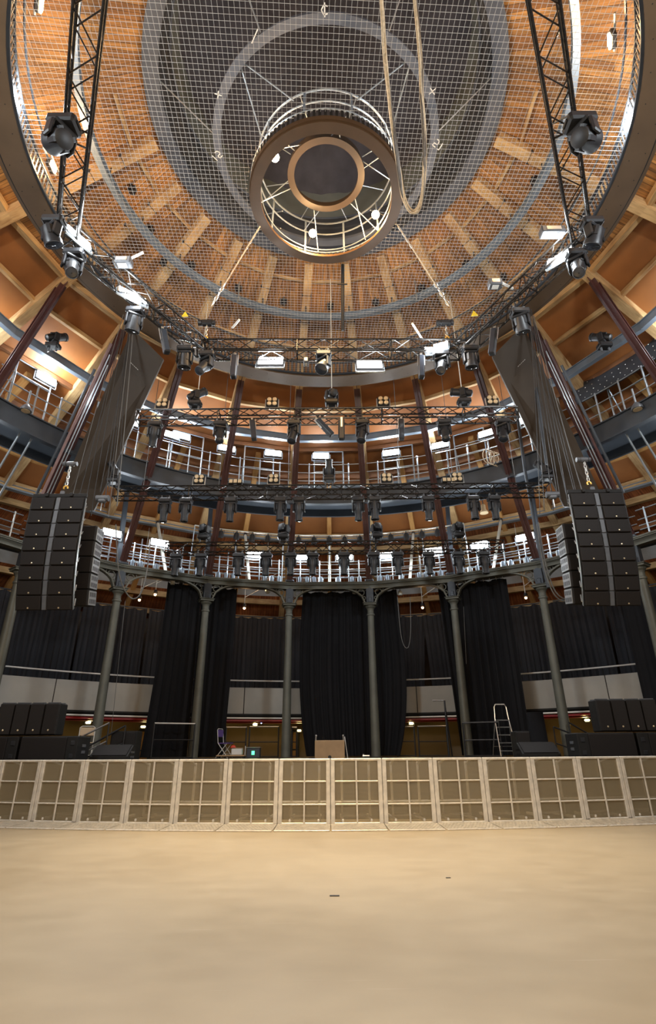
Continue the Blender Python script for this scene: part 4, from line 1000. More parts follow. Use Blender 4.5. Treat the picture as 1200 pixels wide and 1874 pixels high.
def array(side, s, xtop, y0, ztop, n=8, xb=None):
    th = [R_(a) for a in (1,2,3.5,5.5,8,11,14.5,18.5)]; y, z = y0, ztop; h = 0.345
    for i in range(n):
        y1, z1 = y+h*sin(th[i]), z-h*cos(th[i]); c = Vector((xtop, (y+y1)/2, (z+z1)/2))
        cabinet('line_array_speaker', c, th[i], 'wide black line array speaker, %s cabinet from the top of the %s main hang' % (ORD[i], side), 'main hang speakers %s' % side)
        y, z = y1, z1
    t = thing('flying_frame', (xtop, y0+0.2, ztop+0.06), 'black flying frame on top of the %s main speaker hang' % side, 'frame', 'flying frames')
    build('frame', MB().bbox((0,-0.16,0.0),(1.33,0.07,0.1),0.01).bbox((0,0.14,0.0),(1.0,0.07,0.1),0.01).bbox((0.3,0,0),(0.07,0.5,0.1),0.01).bbox((-0.3,0,0),(0.07,0.5,0.1),0.01), 'black_soft', t, False, True)
    build('lug', MB().bbox((0,-0.1,0.1),(0.1,0.05,0.12),0.01), 'grey_plastic', t, False, True)
    return y, z
la = at_y(109, 907, 3.2); ra = at_y(1089, 899, 3.2)
array('left', -1, la.x, 3.2, la.z-0.05); array('right', 1, ra.x, 3.2, ra.z-0.05)
hoist(Vector((la.x+0.03, 3.35, la.z+0.95)), 'silver chain hoist over the left main speaker hang', 0.62, 0.75, 'speaker hoists', True)
hoist(Vector((ra.x-0.03, 3.35, ra.z+0.95)), 'silver chain hoist over the right main speaker hang', 0.62, 0.75, 'speaker hoists', True)
for s, c, l in ((-1, la, 'left'), (1, ra, 'right')):
    p = Vector((c.x-s*0.75, 3.9, c.z+0.25)); t = thing('chain_hoist', p, 'small silver hoist over the inner speaker hang at the %s' % l, 'hoist', 'speaker hoists')
    build('motor_body', MB().tube(p-Vector((0.16,0,0)), p+Vector((0.16,0,0)), 0.085, 12).bbox(p+Vector((0,0,-0.06)), (0.2,0.14,0.14), 0.03), 'grey_plastic', t); build('chain', MB().tube(p, p-Vector((0,0,0.35)), 0.015, 5), 'silver', t)
# inner side hangs, turned outward
for s, px, l in ((-1, 157, 'left'), (1, 1050, 'right')):
    top = at_y(px, 962 if s < 0 else 958, 4.3); z = top.z; y = 4.3
    for i in range(5):
        th = R_(2+2.2*i); h = 0.42
        t = thing('side_array_speaker', (top.x, y+h*sin(th)/2, z-h/2), 'black side hang speaker with slotted metal flank, %s from the top at the %s' % (ORD[i], l), 'speaker', 'side hang speakers %s' % l, (th, 0, 0))
        build('cabinet', MB().bbox((0,0.22,0),(0.62,0.46,h+0.0),0.02), 'black_soft', t, False, True)
        build('grille', MB().bbox((0,-0.02,0),(0.58,0.03,h-0.03),0.01), 'grille', t, False, True)
        f = build('flank_plate', MB().box((-s*0.318,0.22,0),(0.015,0.42,h-0.06)), 'pale_plate', t, False, True)
        mb = MB()
        for k in range(5):
            for j in (-1, 1): mb.box((-s*0.328, 0.07+0.075*k, 0.085*j), (0.006,0.03,0.11))
        build('slot_pattern', mb, 'black', f, False, True)
        y += h*sin(th); z -= h*cos(th)
def smooth(pts, n=4):
    sm = []
    for i in range(len(pts)-1):
        p0, p1, p2, p3 = pts[max(i-1,0)], pts[i], pts[i+1], pts[min(i+2,len(pts)-1)]
        for j in range(n):
            u = j/n; sm.append(0.5*((2*p1)+(p2-p0)*u+(2*p0-5*p1+4*p2-p3)*u*u+(3*p1-p0-3*p2+p3)*u**3))
    return sm+[pts[-1]]
# cable looms from the ring gantry to the arrays
rnd = random.Random(5)
def cable_curve(p, q, sag, n=14):
    return [p.lerp(q, k/n)+Vector((0,0,-sag*sin(PI*k/n))) for k in range(n+1)]
for s, c, l in ((-1, la, 'left'), (1, ra, 'right')):
    ends = []
    for k in range(7):
        pxt = (226+k*3.4) if s < 0 else (976-k*1.3); pyt = 560+rnd.uniform(0,25)
        p = at_z(pxt, pyt, 13.1+0.05*rnd.random())
        q = Vector((c.x-s*(0.0+0.19*k)+rnd.uniform(-.05,.05), 3.75+0.05*k, c.z+0.05+rnd.uniform(-0.3,0.2)))
        m_ = p.lerp(q, 0.55)+Vector((s*0.12*rnd.uniform(-1,1), 0, -0.1*rnd.random()))
        pts = [(p*(1-t)*(1-t)+m_*2*t*(1-t)+q*t*t) for t in [i/14 for i in range(15)]]
        single('hanging_cable', MB().path(pts, 0.008+0.006*rnd.random(), 5), rnd.choice(['cable','cable_grey','cable']), 'long cable of the loom running up from the %s speakers to the ring gantry' % l, 'cable', '%s cable loom' % l, q)
    # slack loops
    loop = [(212,960),(214,1010),(218,1050),(228,1080),(243,1096),(258,1085),(268,1050),(273,1010),(276,985)] if s < 0 else [(982,960),(992,1020),(1002,1060),(1014,1088),(1030,1100),(1046,1095),(1055,1070),(1056,1030),(1050,960)]
    for k in range(2 if s > 0 else 1):
        pts = smooth([at_y(px+3*k, py-4*k, 5.4) for px, py in loop]); single('cable_loop', MB().path(pts, 0.018, 6), 'cable_grey', 'grey cable hanging in a slack loop beside the %s side speakers%s' % (l, '' if s < 0 else (', outer one',', inner one')[k]), 'cable', None, pts[4])
    for k in range(3):
        if s < 0: a, b = (236+3*k, 595), (215-16*k, 900)
        else: a, b = (968+3*k, 600), (1020+16*k, 905)
        p, q = at_r(*a, 8.0), at_y(*b, 4.6)
        single('lifting_steel', MB().tube(p, q, 0.012, 5), 'cable', 'straight lifting steel beside the %s cable loom' % l, 'cable', '%s lifting steels' % l, q)
# tall tube pair on the right, in front of the panel
p, q = at_r(972, 590, 9.6), at_r(1040, 870, 10.6)
single('tall_conduit', MB().path([at_y(966,585,5.6), at_y(982,720,5.9), at_y(1000,850,6.2)], 0.05, 8), 'grey_steel', 'tall grey conduit falling past the right bronze panel', 'pipe', None, at_y(1000,850,6.2))
single('tall_conduit', MB().path([at_y(938,700,7.4), at_y(960,860,7.6), at_y(985,1000,7.8), at_y(1003,1075,7.9)], 0.055, 8), 'grey_steel', 'tall grey conduit falling past the right end of the long truss', 'pipe', None, at_y(1003,1075,7.9))
# pale ropes hanging in a long loop in front of the catwalk
strandsL = [(696,-8),(700,40),(704,100),(710,160),(716,215),(724,270),(731,320),(736,355),(744,378),(755,390),(766,384),(773,360),(776,320),(777,270),(774,215),(771,170),(770,120),(765,60),(758,-8)]
ts = thing('rope_bundle', at_y(750,390,-1.6), 'thick bundle of pale and dark ropes hanging in a long loop before the catwalk', 'rope')
for k in range(7):
    pts = []; ph = k*0.9
    for i, (px, py) in enumerate(strandsL):
        y = -4.5+max(py,0)/392*2.9; tgt = at_y(px+2.0*sin(i*0.9+ph), py-(k%3)*2.5, y+0.04*cos(i*0.8+ph)); pts.append(tgt)
    # smooth
    sm = []
    for i in range(len(pts)-1):
        p0, p1, p2, p3 = pts[max(i-1,0)], pts[i], pts[i+1], pts[min(i+2,len(pts)-1)]
        for j in range(4):
            u = j/4; sm.append(0.5*((2*p1)+(p2-p0)*u+(2*p0-5*p1+4*p2-p3)*u*u+(3*p1-p0-3*p2+p3)*u**3))
    sm.append(pts[-1]); build('strand', MB().path(sm, 0.021, 6), 'rope_pale' if k < 4 else 'rope_dark', ts, True)
# dark floodlights standing by the side walkways, and a pendant
for px, py, l in ((95,605,'left'),(1108,603,'right')):
    p = at_r(px, 642, 9.5); put_head('beam', p, -55, 40 if px < 600 else -40, 'black moving head standing on the %s side of the upper walkway' % l, 'side walkway heads', True)
for px, py, l in ((50,765,'left side'),(1163,762,'right side')):
    p = at_r(px, py-25, 10.5); t = thing('pendant_flood', p, 'small hooded lamp clamped under the %s of the upper walkway' % l, 'lamp', 'walkway hooded lamps')
    build('hood', MB().lathe([(0.05,0.0),(0.09,-0.05),(0.16,-0.15),(0.17,-0.24)], 14, Matrix.Translation(p)), 'grey_plastic', t, True); build('lamp', MB().lathe([(0.13,-0.25),(0.12,-0.2)], 12, Matrix.Translation(p)), 'amber_lamp', t); build('stem', MB().tube(p, p+Vector((0,0,0.5)), 0.03, 6), 'galv', t)
# perforated grey guard on the right walkway
g0, g1 = at_r(1052,742,10.75), at_r(1052,706,11.15); ga, gb = az(g0), 73.0; gz0, gz1 = g0.z, g1.z
t = single('perforated_guard', MB().ring([(10.73,gz0),(11.13,gz1),(11.16,gz1-0.02),(10.76,gz0-0.02)], ga, gb, 12), 'grey_steel', 'dark grey perforated guard leaning over the right walkway', 'guard', None, pol(10.7, 64, gz0))
mb = MB()
for k in range(17):
    for j in range(4):
        u = 0.14+0.24*j; a = ga+0.7+(gb-ga-1.4)*k/16+0.35*(j%2); mb.sphere(pol(10.73+0.4*u, a, gz0+(gz1-gz0)*u-0.012), 0.02, 5)
build('light_hole', mb, 'silver', t)
# pendants and sconces below the arches
pend = [(255,1098,'warm bulb in a spotlight left of the left stage drape'),(447,1113,'warm bulb in a spotlight between left and centre drapes'),(773,1112,'warm bulb in a spotlight right of the centre drape'),(962,1094,'warm bulb in a spotlight right of the right stage drape'),(284,1088,'tiny bright bulb below the second bay arch'),(487,1079,'tiny bright bulb by the arch left of the fourth column')]
for px, py, l in pend:
    p = at_r(px, py, 15.6); t = thing('pendant_spotlight', p, l, 'lamp', 'warm pendant lamps')
    build('bulb', MB().sphere(p, 0.055, 8), 'lens_bulb', t, True); build('housing', MB().lathe([(0.05,0.03),(0.09,0.08),(0.06,0.2)], 10, Matrix.Translation(p)), 'black', t, True)
    lamp('POINT', 'pendant_light', p-Vector((0,0,0.12)), P_BULB, (1.0, 0.6, 0.3), 0.05)
    build('drop_rod', MB().tube(p+Vector((0,0,0.18)), Vector((p.x, p.y, roof_z(15.6)-0.1)), 0.012, 5), 'white_strut', t); build('drop_rod', MB().tube(p+Vector((0,0,0.5)), p+pol(0.9, az(p)+70)+Vector((0,0,1.1)), 0.012, 5), 'white_strut', t)
for px, py, l in ((316,1066,'second'),(732,1086,'fifth'),(808,1074,'round, sixth'),(490,1082,'fourth'),(648,1083,'middle')):
    p = at_r(px, py, 12.7); t = thing('arch_lantern', p, 'small warm lantern hung in the %s arch of the colonnade' % l, 'lamp', 'arch lanterns')
    build('shade', MB().lathe([(0.045,0.1),(0.08,0.06),(0.085,-0.08)], 12, Matrix.Translation(p)), 'white_strut', t, True); build('bulb', MB().sphere(p-Vector((0,0,0.03)), 0.05, 8), 'lens_bulb', t, True); build('stem', MB().tube(p+Vector((0,0,0.08)), p+Vector((0,0,0.4)), 0.01, 5), 'black', t)
p = at_r(885, 935, 13.2); t = thing('bell_lamp', p, 'cream bell lamp beyond the right end of the long truss', 'lamp'); build('shade', MB().lathe([(0.05,0.3),(0.09,0.25),(0.1,0.05),(0.17,-0.05),(0.175,-0.1)], 14, Matrix.Translation(p)), 'amber_lamp', t, True); build('stem', MB().tube(p+Vector((0,0,0.28)), p+Vector((0,0,0.9)), 0.02, 6), 'grey_steel', t)
# bundle of pale cables slung on the upper walkway rail
p = at_r(905, 835, 10.6); t = thing('cable_coil', p, 'pale tangled cable coil slung on the right upper walkway rail', 'cable')
for k in range(5): build('coil', MB().path([p+Vector((0.12*k-0.28+0.16*cos(x*PI/6), 0, 0.3*sin(x*PI/6)-0.05*k)) for x in range(12)], 0.018, 5, True), 'rope_pale', t)
# safety drums, hooks
for px, py in ((880,828),(712,950)): pass

# raking silver tubes by the side walkways, thin drops beside the drapes
for s, l in ((-1, 'left'), (1, 'right')):
    for k, (d, r0) in enumerate(((58.5, 11.6), (60.5, 11.8))):
        p, q = pol(12.6, s*d, 7.5), pol(10.75, s*(d-0.3), 10.7); single('raking_tube', MB().tube(p, q, 0.032, 8), 'galv', '%s raking silver tube under the %s side of the upper walkway' % (('inner', 'outer')[k], l), 'tube', 'raking tubes', p)
loop = [(727,1092),(730,1130),(734,1165),(740,1183),(747,1184),(751,1160),(751,1120),(750,1092)]
single('cable_loop', MB().path(smooth([at_y(px, py, 10.6) for px, py in loop]), 0.012, 5), 'cable_grey', 'thin cable loop hanging right of the wide centre drape', 'cable', None, at_y(740,1183,10.6))
for px0, py0, px1, py1, y, l in ((229,1100,203,1345,9.3,'thin drop cable hanging beside the second column from the left'),(848,1110,853,1215,11.2,'thin pale line hanging beside the sixth column'),(945,1250,952,1290,11.0,'short thin line beside the right stage drape')):
    single('drop_line', MB().tube(at_y(px0,py0,y), at_y(px1,py1,y), 0.008, 5), 'cable_grey', l, 'cable', 'drop lines', at_y(px1,py1,y))
# ================================================================== crowd barrier
RB = 26.8; CB = Vector((0.0, 2.83+RB, 0))
def barrier_panel(i):
    a = (i+0.5)*1.0/RB; p = CB+Vector((RB*sin(a), -RB*cos(a), 0)); rz = a
    t = thing('barrier_panel', p, '', 'barrier', 'crowd barrier panels', (0, 0, rz))
    w = 0.992; H = 1.16
    mb = MB()
    for s in (-1, 1): mb.bbox((s*(w/2-0.04), 0, H/2+0.01), (0.08, 0.05, H-0.02), 0.008)
    mb.bbox((0,0,H-0.02), (w, 0.06, 0.045), 0.012); mb.bbox((0,0,0.045), (w, 0.05, 0.05), 0.008)
    build('frame', mb, 'barrier', t, False, True)
    build('centre_bar', MB().bbox((0,-0.012,0.6), (0.032,0.03,1.08), 0.006), 'barrier', t, False, True)
    for z in (0.37, 0.76):
        mb = MB().bbox((0,-0.008,z), (w-0.16,0.032,0.026), 0.006)
        for k in range(6): mb.bbox((-0.36+0.144*k, -0.026, z), (0.06,0.012,0.02), 0.004)
        build('cross_bar', mb, 'barrier', t, False, True)
    build('mesh_sheet', MB().box((0,0.012,0.6), (w-0.14,0.004,1.1)), 'perf', t, False, True)
    for s in (-1, 1): build('rear_leg', MB().bbox((s*0.27, 0.34, 0.62), (0.045,0.045,0.94), 0.008).beam((s*0.27,0.34,1.05),(s*0.27,0.02,1.13),0.04,0.03).bbox((s*0.27,0.5,0.1),(0.045,1.0,0.05),0.01), 'barrier', t, False, True)
    build('rear_step', MB().bbox((0,0.36,0.38), (w-0.04,0.34,0.03), 0.006).bbox((0,0.34,0.15),(0.6,0.03,0.04),0.005), 'tread', t, False, True)
    y0, y1 = -0.025, -0.66
    fp = MB(); fp.add([(-w/2,y1,0.0),(w/2,y1,0.0),(w/2,y0,0.0),(-w/2,y0,0.0),(-w/2,y1,0.012),(w/2,y1,0.012),(w/2,y0,0.05),(-w/2,y0,0.05)], [(3,2,1,0),(4,5,6,7),(0,1,5,4),(1,2,6,5),(2,3,7,6),(3,0,4,7)])
    mb = fp
    for r in range(8):
        for k in range(15):
            y = y0-0.05-0.072*r; z = 0.05-0.038*((y0-y)/(y0-y1)); x = -0.45+0.064*k+(0.03 if r % 2 else 0); an = PI/4 if (r+k) % 2 else -PI/4
            mb.box((x,y,z+0.002),(0.035,0.009,0.004), Matrix.Rotation(an,3,'Z'))
    f = build('foot_plate', fp, 'tread', t, False, True)
    build('front_lip', MB().bbox((0,y1-0.005,0.012),(w,0.022,0.024),0.006), 'barrier', f, False, True)
    return t
first = barrier_panel(0); idx = list(range(-8, 8))
for i in idx:
    a = (i+0.5)*1.0/RB; p = CB+Vector((RB*sin(a), -RB*cos(a), 0))
    lab = 'perforated metal crowd barrier panel with tread plate, %s of the curved line' % nth(idx.index(i), len(idx))
    if i == 0: first['label'] = lab; continue
    dup(first, p, (0, 0, a), lab)
# bits on the floor
for px, py, s, l in ((612,1640,0.06,'small dark scrap of tape on the open floor'),(820,1607,0.035,'tiny dark scrap on the floor right of centre')):
    p = at_z(px, py, 0.0); single('tape_scrap', MB().bbox(p+Vector((0,0,0.004)), (s*1.6,s*0.5,0.006), 0.002), 'cable', l, 'scrap', None, p)

# ================================================================== things on the stage
ST = 1.1
def ground(p, z=ST): return Vector((p.x, p.y, z))
def sub_stack(side, s):
    # wide bass cabinets below, four line cabinets on their sides above
    Y = 5.0
    x0 = at_y(138 if s < 0 else 1062, 1386, Y).x
    for k in range(2):
        xc = x0+s*(0.72+1.42*k) 
        t = thing('bass_speaker', (xc, Y+0.4, ST), 'wide low black bass speaker %s of the %s stack' % (('at the inner end', 'at the outer end')[k], side), 'speaker', 'bass speakers')
        build('cabinet', MB().bbox((0,0.05,0.28), (1.36,0.72,0.55), 0.02), 'black_soft', t, False, True)
        build('grille', MB().bbox((s*0.12,-0.325,0.28), (1.08,0.04,0.5), 0.012), 'grille', t, False, True)
        mb = MB()
        for z in (0.12, 0.40): mb.bbox((-s*0.56,-0.315,z), (0.1,0.02,0.1), 0.008)
        build('port', mb, 'black', t, False, True)
        mb = MB()
        for z in (0.2, 0.34): mb.bbox((-s*0.685,0.05,z), (0.02,0.2,0.07), 0.008)
        build('handle', mb, 'grey_plastic', t, False, True)
    for k in range(4):
        e = at_y((97 if s < 0 else 1104), 1340, Y).x; xc = e+s*(0.185+0.365*k)
        t = thing('upright_speaker', (xc, Y+0.15, ST+0.57), 'black speaker stood on end, %s bass stack, %s from the stage side' % (side, ORD[k]), 'speaker', 'upright speakers %s' % side, (0, 0, R_(-4*k*s)))
        build('cabinet', MB().bbox((0,0.2,0.37), (0.35,0.42,0.72), 0.02), 'black_soft', t, False, True)
        g = build('grille', MB().bbox((0,-0.02,0.37), (0.325,0.04,0.69), 0.012), 'grille', t, False, True)
        build('badge', MB().lathe([(0.02,0),(0.02,0.008),(0.006,0.012)], 12, Matrix.Translation((0.0,-0.042,0.12)) @ Matrix.Rotation(PI/2,4,'X')), 'brass', g, True, True)
        mb = MB()
        for yy in (0.05, 0.3): mb.box((0,yy,0.745),(0.3,0.04,0.02))
        build('rigging', mb, 'grey_plastic', t, False, True)
    for k in range(3):
        xc = at_y((97 if s < 0 else 1104), 1340, Y).x+s*(0.3+0.45*k)
sub_stack('left', -1); sub_stack('right', 1)
def wedge(px, py, Y, w, s, label):
    p = ground(at_y(px, py, Y)); t = thing('floor_monitor', p, label, 'speaker', 'floor monitors')
    prof = [(-0.25,0),(0.28,0),(0.28,0.30),(0.12,0.36),(-0.25,0.10)]
    vs = [(-w/2,y,z) for y, z in prof]+[(w/2,y,z) for y, z in prof]; n = 5
    build('cabinet', MB().add(vs, [tuple(range(n-1,-1,-1)),tuple(range(n,2*n))]+[(k,(k+1)%n,n+(k+1)%n,n+k) for k in range(n)]), 'black_soft', t, False, True)
    build('grille', MB().beam((0,-0.235,0.125),(0,0.105,0.37),w*0.9,0.015), 'grille', t, False, True)
    mb = MB()
    for j in range(3):
        for k in range(2): mb.lathe([(0.028,0),(0.028,0.012)], 10, Matrix.Translation((s*(w/2),-0.02+0.1*j,0.08+0.11*k)) @ Matrix.Rotation(PI/2,4,'Y'))
    build('port', mb, 'grey_plastic', t, False, True)
wedge(205,1386,6.2,0.95,1,'black floor monitor with round ports behind the left stair rail')
wedge(985,1382,6.2,0.95,-1,'black floor monitor with round ports right of the step ladder')
def plain_speaker(px0, px1, pyt, Y, label, m='black_soft'):
    a, b = at_y(px0, pyt, Y), at_y(px1, pyt, Y); w = b.x-a.x; h = a.z-ST
    t = thing('monitor_speaker', ((a.x+b.x)/2, Y+0.25, ST), label, 'speaker', 'side speakers'); build('cabinet', MB().bbox((0,0,h/2),(w,0.48,h),0.02), m, t, False, True); build('grille', MB().bbox((0,-0.25,h/2),(w*0.9,0.03,h*0.9),0.01), 'grille', t, False, True)
plain_speaker(204, 251, 1338, 7.4, 'square black speaker standing behind the left floor monitor'); plain_speaker(943, 969, 1338, 7.0, 'narrow black speaker between step ladder and floor monitor')
# draped stand
p = ground(at_y(990, 1382, 8.2)); h = at_y(990, 1306, 8.2).z-ST
t = single('draped_stand', MB().lathe([(0.24,0),(0.25,0.3),(0.235,0.8),(0.225,1.2),(0.17,h-0.12),(0.05,h)], 18, Matrix.Translation(p)), 'cloth', 'tall stand hidden under a black cloth behind the right floor monitor', 'stand', None, p, True)
mb = MB()
for k in range(9): 
    a = k*0.7; mb.tube(p+Vector((0.245*cos(a),0.245*sin(a),0.02)), p+Vector((0.2*cos(a+.1),0.2*sin(a+.1),h-0.2)), 0.025, 6, 0.01)
build('cloth_fold', mb, 'cloth', t, True)
# stair handrails at either side
def stair(side, pts_top, pts_low, Y, label, m1, m2):
    t = thing('stair_handrail', ground(at_y(*pts_top[0], Y)), label, 'handrail', 'stage stair handrails')
    for j, (pts, dy) in enumerate(((pts_top, 0.0), (pts_low, 0.75))):
        a, b = at_y(*pts[0], Y+dy), at_y(*pts[1], Y+dy); build('rail', MB().tube(a, b, 0.024, 8), m1 if j == 0 else m2, t)
        a2, b2 = a-Vector((0,0,0.45)), b-Vector((0,0,0.45)); a2.z = max(a2.z, ST+0.02); build('rail', MB().tube(a2, b2, 0.02, 8), m1 if j == 0 else m2, t)
        for q in (a.lerp(b, 0.05), b): build('post', MB().tube(Vector((q.x, q.y, ST)), q, 0.02, 8), m2, t)
stair('left', ((138,1354),(200,1323)), ((150,1372),(230,1328)), 6.6, 'silver and black stair handrail climbing beside the left bass speaker', 'silver', 'black')
stair('right', ((1075,1354),(1012,1330)), ((1092,1352),(1040,1322)), 8.6, 'black stair handrail descending behind the right bass speaker', 'black', 'black')
# step ladder
Y = 10.6; a, b = at_y(911,1384,Y), at_y(942,1384,Y); zt = at_y(924,1289,Y).z; W_ = b.x-a.x
t = thing('step_ladder', ((a.x+b.x)/2, Y, ST), 'silver five tread step ladder in front of the right stage drape', 'ladder')
def ap(u, z, front): hw_ = W_/2*(1-0.25*z/(zt-ST)); return Vector((u*hw_, (-0.35*(1-z/1.1) if front else 0.35*(1-z/1.1)) if z < 1.1 else 0, z))
for u in (-1, 1):
    build('stile', MB().path([ap(u,0,True), ap(u,1.1,True), Vector((u*W_/2*0.72, 0.03, zt-ST-0.08)), Vector((u*W_/2*0.55, 0.03, zt-ST))], 0.02, 6), 'silver', t, False, True); build('rear_leg', MB().tube(ap(u*1.25,0,False), ap(u,1.15,False), 0.015, 6), 'silver', t, False, True)
for z in (0.16, 0.4, 0.64, 0.88, 1.1): build('tread', MB().bbox(ap(0,z,True), (W_*(1-0.25*z/(zt-ST)), 0.09, 0.03), 0.006), 'silver', t, False, True)
build('top_hoop', MB().tube((-W_*0.28,0.03,zt-ST),(W_*0.28,0.03,zt-ST),0.02,6), 'white_paint', t, False, True); build('rear_brace', MB().tube(ap(-1.2,0.3,False), ap(1.2,0.3,False), 0.01, 6), 'silver', t, False, True)
# folding chairs
def chair(px, py, Y, rz, seat_m, label):
    p = ground(at_y(px, py, Y)); t = thing('folding_chair', p, label, 'chair', 'folding chairs', (0, 0, rz))
    build('seat', MB().bbox((0,0,0.44),(0.4,0.38,0.03),0.012), seat_m, t, False, True); build('backrest', MB().bbox((0,0.2,0.74),(0.38,0.025,0.22),0.012), seat_m, t, False, True)
    for s in (-1, 1):
        build('leg', MB().path([(s*0.2,-0.2,0),(s*0.2,0.17,0.45),(s*0.2,0.22,0.84),(s*0.15,0.22,0.88)], 0.011, 6), 'white_paint', t, False, True); build('leg', MB().tube((s*0.18,0.24,0),(s*0.18,-0.14,0.44),0.011,6), 'white_paint', t, False, True)
    build('stretcher', MB().tube((-0.2,-0.1,0.12),(0.2,-0.1,0.12),0.009,6).tube((-0.15,0.22,0.88),(0.15,0.22,0.88),0.011,6), 'white_paint', t, False, True)
chair(152,1386,7.6,0.4,'beige','beige folding chair beside the left stair handrail'); chair(411,1384,10.4,1.3,'purple','folding chair with purple seat by the left stage drape')
# low trolley with a box and red ball
p = ground(at_y(423,1384,10.3)); t = thing('low_trolley', p, 'low pale trolley at the foot of the left stage drape', 'trolley')
build('deck', MB().bbox((0,0,0.07),(0.92,0.4,0.04),0.01), 'cardboard', t, False, True)
for sx in (-0.4,0.4):
    for sy in (-0.15,0.15): build('wheel', MB().tube((sx,sy-0.015,0.03),(sx,sy+0.015,0.03),0.03,10), 'black', t, False, True)
build('upright', MB().tube((0.44,0,0.07),(0.44,0,0.36),0.012,6), 'white_paint', t, False, True)
q = p+Vector((0.18,0,0.09)); t = single('white_box', MB().bbox(q+Vector((0,0,0.1)),(0.34,0.24,0.2),0.02), 'white_paint', 'small white box on the low trolley', 'box', None, q); build('lid', MB().bbox(q+Vector((0,0,0.205)),(0.35,0.25,0.02),0.006), 'cardboard', t)
q = p+Vector((0.05,-0.02,0.30)); t = single('red_cap', MB().lathe([(0.09,0),(0.085,0.04),(0.05,0.08),(0.01,0.09)], 14, Matrix.Translation(q)), 'red_ball', 'small red cap lying on the white box', 'cap', None, q, True); build('peak', MB().bbox(q+Vector((0,-0.09,0.008)),(0.12,0.08,0.012),0.005), 'red_ball', t)
# equipment rack with green lights
a, b = at_y(452,1369,11.2), at_y(476,1369,11.2); t = thing('equipment_rack', ((a.x+b.x)/2, 11.3, ST), 'dark equipment rack with a green indicator, left of the fourth column', 'rack')
h = a.z-ST; build('case', MB().bbox((0,0,h/2),(b.x-a.x,0.4,h),0.015), 'grey_steel', t, False, True); build('indicator', MB().box((0.0,-0.205,h*0.5),(0.1,0.01,0.12)), 'led_green', t, False, True); build('top_shelf', MB().bbox((0,0,h+0.02),((b.x-a.x)*1.1,0.45,0.02),0.006), 'silver', t, False, True)
# tan board with two uprights at centre stage
a, b = at_y(576,1355,8.4), at_y(630,1355,8.4); w = b.x-a.x; h = a.z-ST
t = thing('tan_case', ((a.x+b.x)/2, 8.5, ST), 'tan wooden case with two clamp posts at the foot of the centre drape', 'case')
build('body', MB().bbox((0,0,h/2),(w,0.42,h),0.012), 'cardboard', t, False, True); build('hand_hole', MB().lathe([(0.05,0),(0.05,0.01)], 12, Matrix.Translation((0.0,-0.212,0.03)) @ Matrix.Rotation(PI/2,4,'X')), 'black', t, False, True)
for s in (-1, 1): build('clamp_post', MB().tube((s*(w/2-0.02),0.1,h),(s*(w/2-0.03),0.1,h+0.12),0.02,8).sphere((s*(w/2-0.03),0.1,h+0.13),0.03,8), 'silver', t, False, True)
build('strap', MB().tube((w/2+0.01,0,h+0.1),(w/2+0.09,-0.02,0.0),0.012,5), 'white_paint', t, False, True)
p = ground(at_y(672,1384,8.0)); t = single('torch', MB().tube(p+Vector((-0.09,0,0.06)), p+Vector((0.06,0,0.06)), 0.03, 10).tube(p+Vector((-0.13,0,0.06)), p+Vector((-0.09,0,0.06)), 0.05, 10), 'silver', 'small silver torch like lamp lying right of the tan case', 'lamp', None, p); build('glass', MB().tube(p+Vector((-0.135,0,0.06)), p+Vector((-0.13,0,0.06)), 0.042, 10), 'glass_lens', t)
# guard frames along the back of the stage
def guard(px0, px1, pyt, pym, R, label, m='black', mt='silver', lid=True):
    a, b = at_r(px0, pyt, R), at_r(px1, pyt, R); zm = at_r((px0+px1)/2, pym, R).z; z1 = (a.z+b.z)/2; a.z = b.z = z1
    t = thing('stage_guardrail', Vector(((a.x+b.x)/2,(a.y+b.y)/2,0.0)), label, 'guardrail', 'stage guardrails')
    build('top_rail', MB().tube(a, b, 0.024, 8), mt, t); c, d = a.copy(), b.copy(); c.z = d.z = zm; build('mid_rail', MB().tube(c, d, 0.018, 8), mt if not lid else m, t)
    for q in (a, b): build('post', MB().tube(Vector((q.x,q.y,0.9)), q, 0.026, 8), m, t)
    e, f_ = a.copy(), b.copy(); e.z = f_.z = 1.12; build('foot_rail', MB().tube(e, f_, 0.018, 8), m, t)
guard(414,451,1331,1358,13.0,'black framed guardrail by the purple folding chair'); guard(457,510,1330,1358,13.0,'black framed guardrail left of the fourth column'); guard(534,543,1331,1358,13.0,'narrow guardrail right of the fourth column')
guard(725,757,1330,1357,13.0,'black framed guardrail just right of the centre drape'); guard(764,816,1329,1357,13.0,'black framed guardrail left of the sixth column')
guard(283,357,1324,1354,11.9,'guardrail with bright top tube across the foot of the left stage drape', 'black', 'bright_rail', True); guard(846,912,1322,1354,11.9,'dull guardrail across the foot of the right stage drape', 'black', 'grey_plastic', False)
# tall access post with a top arm
a = at_r(813,1282,11.7); t = thing('access_post', (a.x, a.y, 1.1), 'tall dark post with a short top arm left of the sixth column', 'post')
build('upright', MB().tube(Vector((a.x,a.y,1.1)), a, 0.03, 8), 'black', t); build('upright', MB().tube(Vector((a.x+0.14,a.y+0.2,1.1)), a+Vector((0.02,0.1,-0.1)), 0.024, 8), 'black', t); build('arm', MB().tube(a, a+Vector((-0.42,-0.05,0.0)), 0.024, 8), 'silver', t)
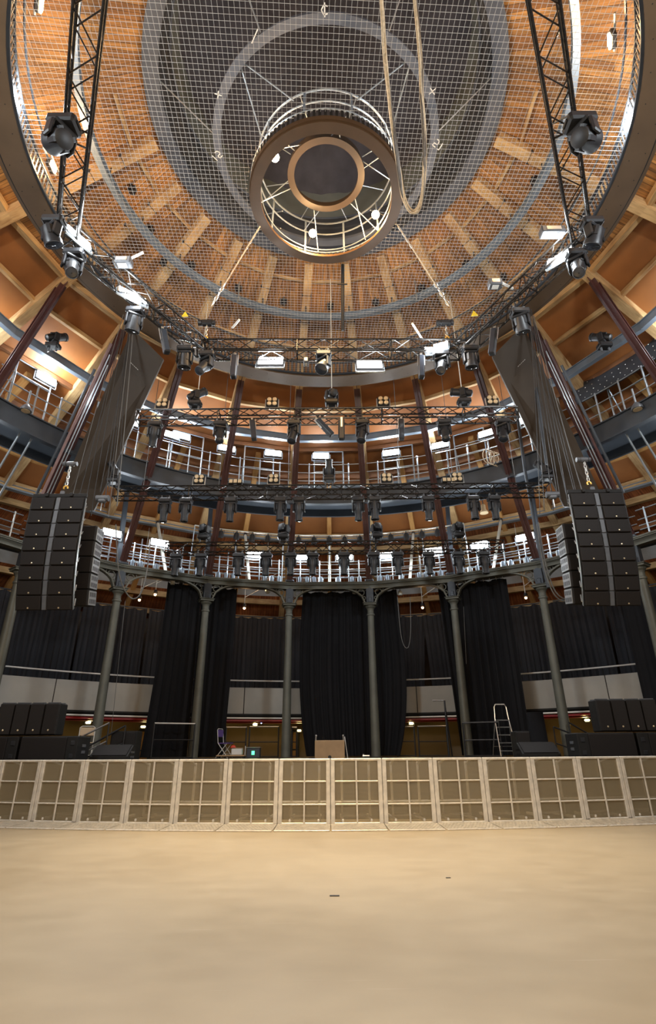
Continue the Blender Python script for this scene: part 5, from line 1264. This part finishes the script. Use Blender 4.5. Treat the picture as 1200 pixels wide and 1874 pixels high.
# foyer doors and lamps under the balcony
def door(px0, px1, i, m):
    a, b = at_r(px0,1330,16.85), at_r(px1,1330,16.85); ca, cb_ = az(a), az(b)
    o = struct('door_%d' % i, MB().ring([(16.82,0.0),(16.88,0.0),(16.88,2.05),(16.82,2.05)], ca, cb_, 6), m)
    fr = MB()
    for q in (ca, cb_): fr.tube(pol(16.8,q,0), pol(16.8,q,2.1), 0.05, 6)
    fr.tube(pol(16.8,ca,2.1), pol(16.8,cb_,2.1), 0.05, 6); fr.tube(pol(16.8,ca,1.35), pol(16.8,cb_,1.35), 0.03, 6); build('door_frame', fr, 'black', o)
door(256,277,1,'orange_door'); door(534,546,2,'orange_door'); door(950,985,3,'orange_door')
for px, py, l, pw in ((163,1312,'lit yellow bulkhead lamp left of the second column',1.2),(355,1330,'lamp hidden behind the left drape foot',0.6),(467,1318,'lit downlight left of the fourth column',1.0),(547,1337,'bright greenish yellow lamp right of the fourth column',1.2),(752,1318,'lit downlight right of the centre drape',1.0),(1074,1318,'lit downlight right of the seventh column',1.3),(962,1340,'lit lamp behind the step ladder glowing on the ochre door',0.7),(262,1330,'lit lamp by the left ochre door',0.5)):
    p = at_r(px, py, 15.4); p.z = min(p.z, 2.3)
    t = thing('bulkhead_lamp', p, l, 'lamp', 'foyer lamps'); build('diffuser', MB().bbox(p, (0.17,0.1,0.07), 0.02), 'lens_yellow', t); build('back_box', MB().bbox(p+pol(0.1,az(p)), (0.28,0.1,0.16), 0.02), 'black_soft', t)
    lamp('POINT', 'bulkhead_light', p-pol(0.25,az(p))-Vector((0,0,0.08)), P_UNDER*pw, (1.0,0.74,0.25), 0.08)
for px, py, l in ((223,1316,'left'),(478,1323,'middle'),(735,1321,'right')):
    p = at_r(px, py, 14.4); t = thing('blue_pinspot', p, 'tiny blue white pinspot under the balcony edge, %s one' % l, 'lamp', 'blue pinspots'); build('bulb', MB().sphere(p, 0.03, 8), 'led_blue', t); build('body', MB().tube(p+Vector((0,0,0.03)), p+Vector((0,0,0.2)), 0.03, 8), 'black', t)
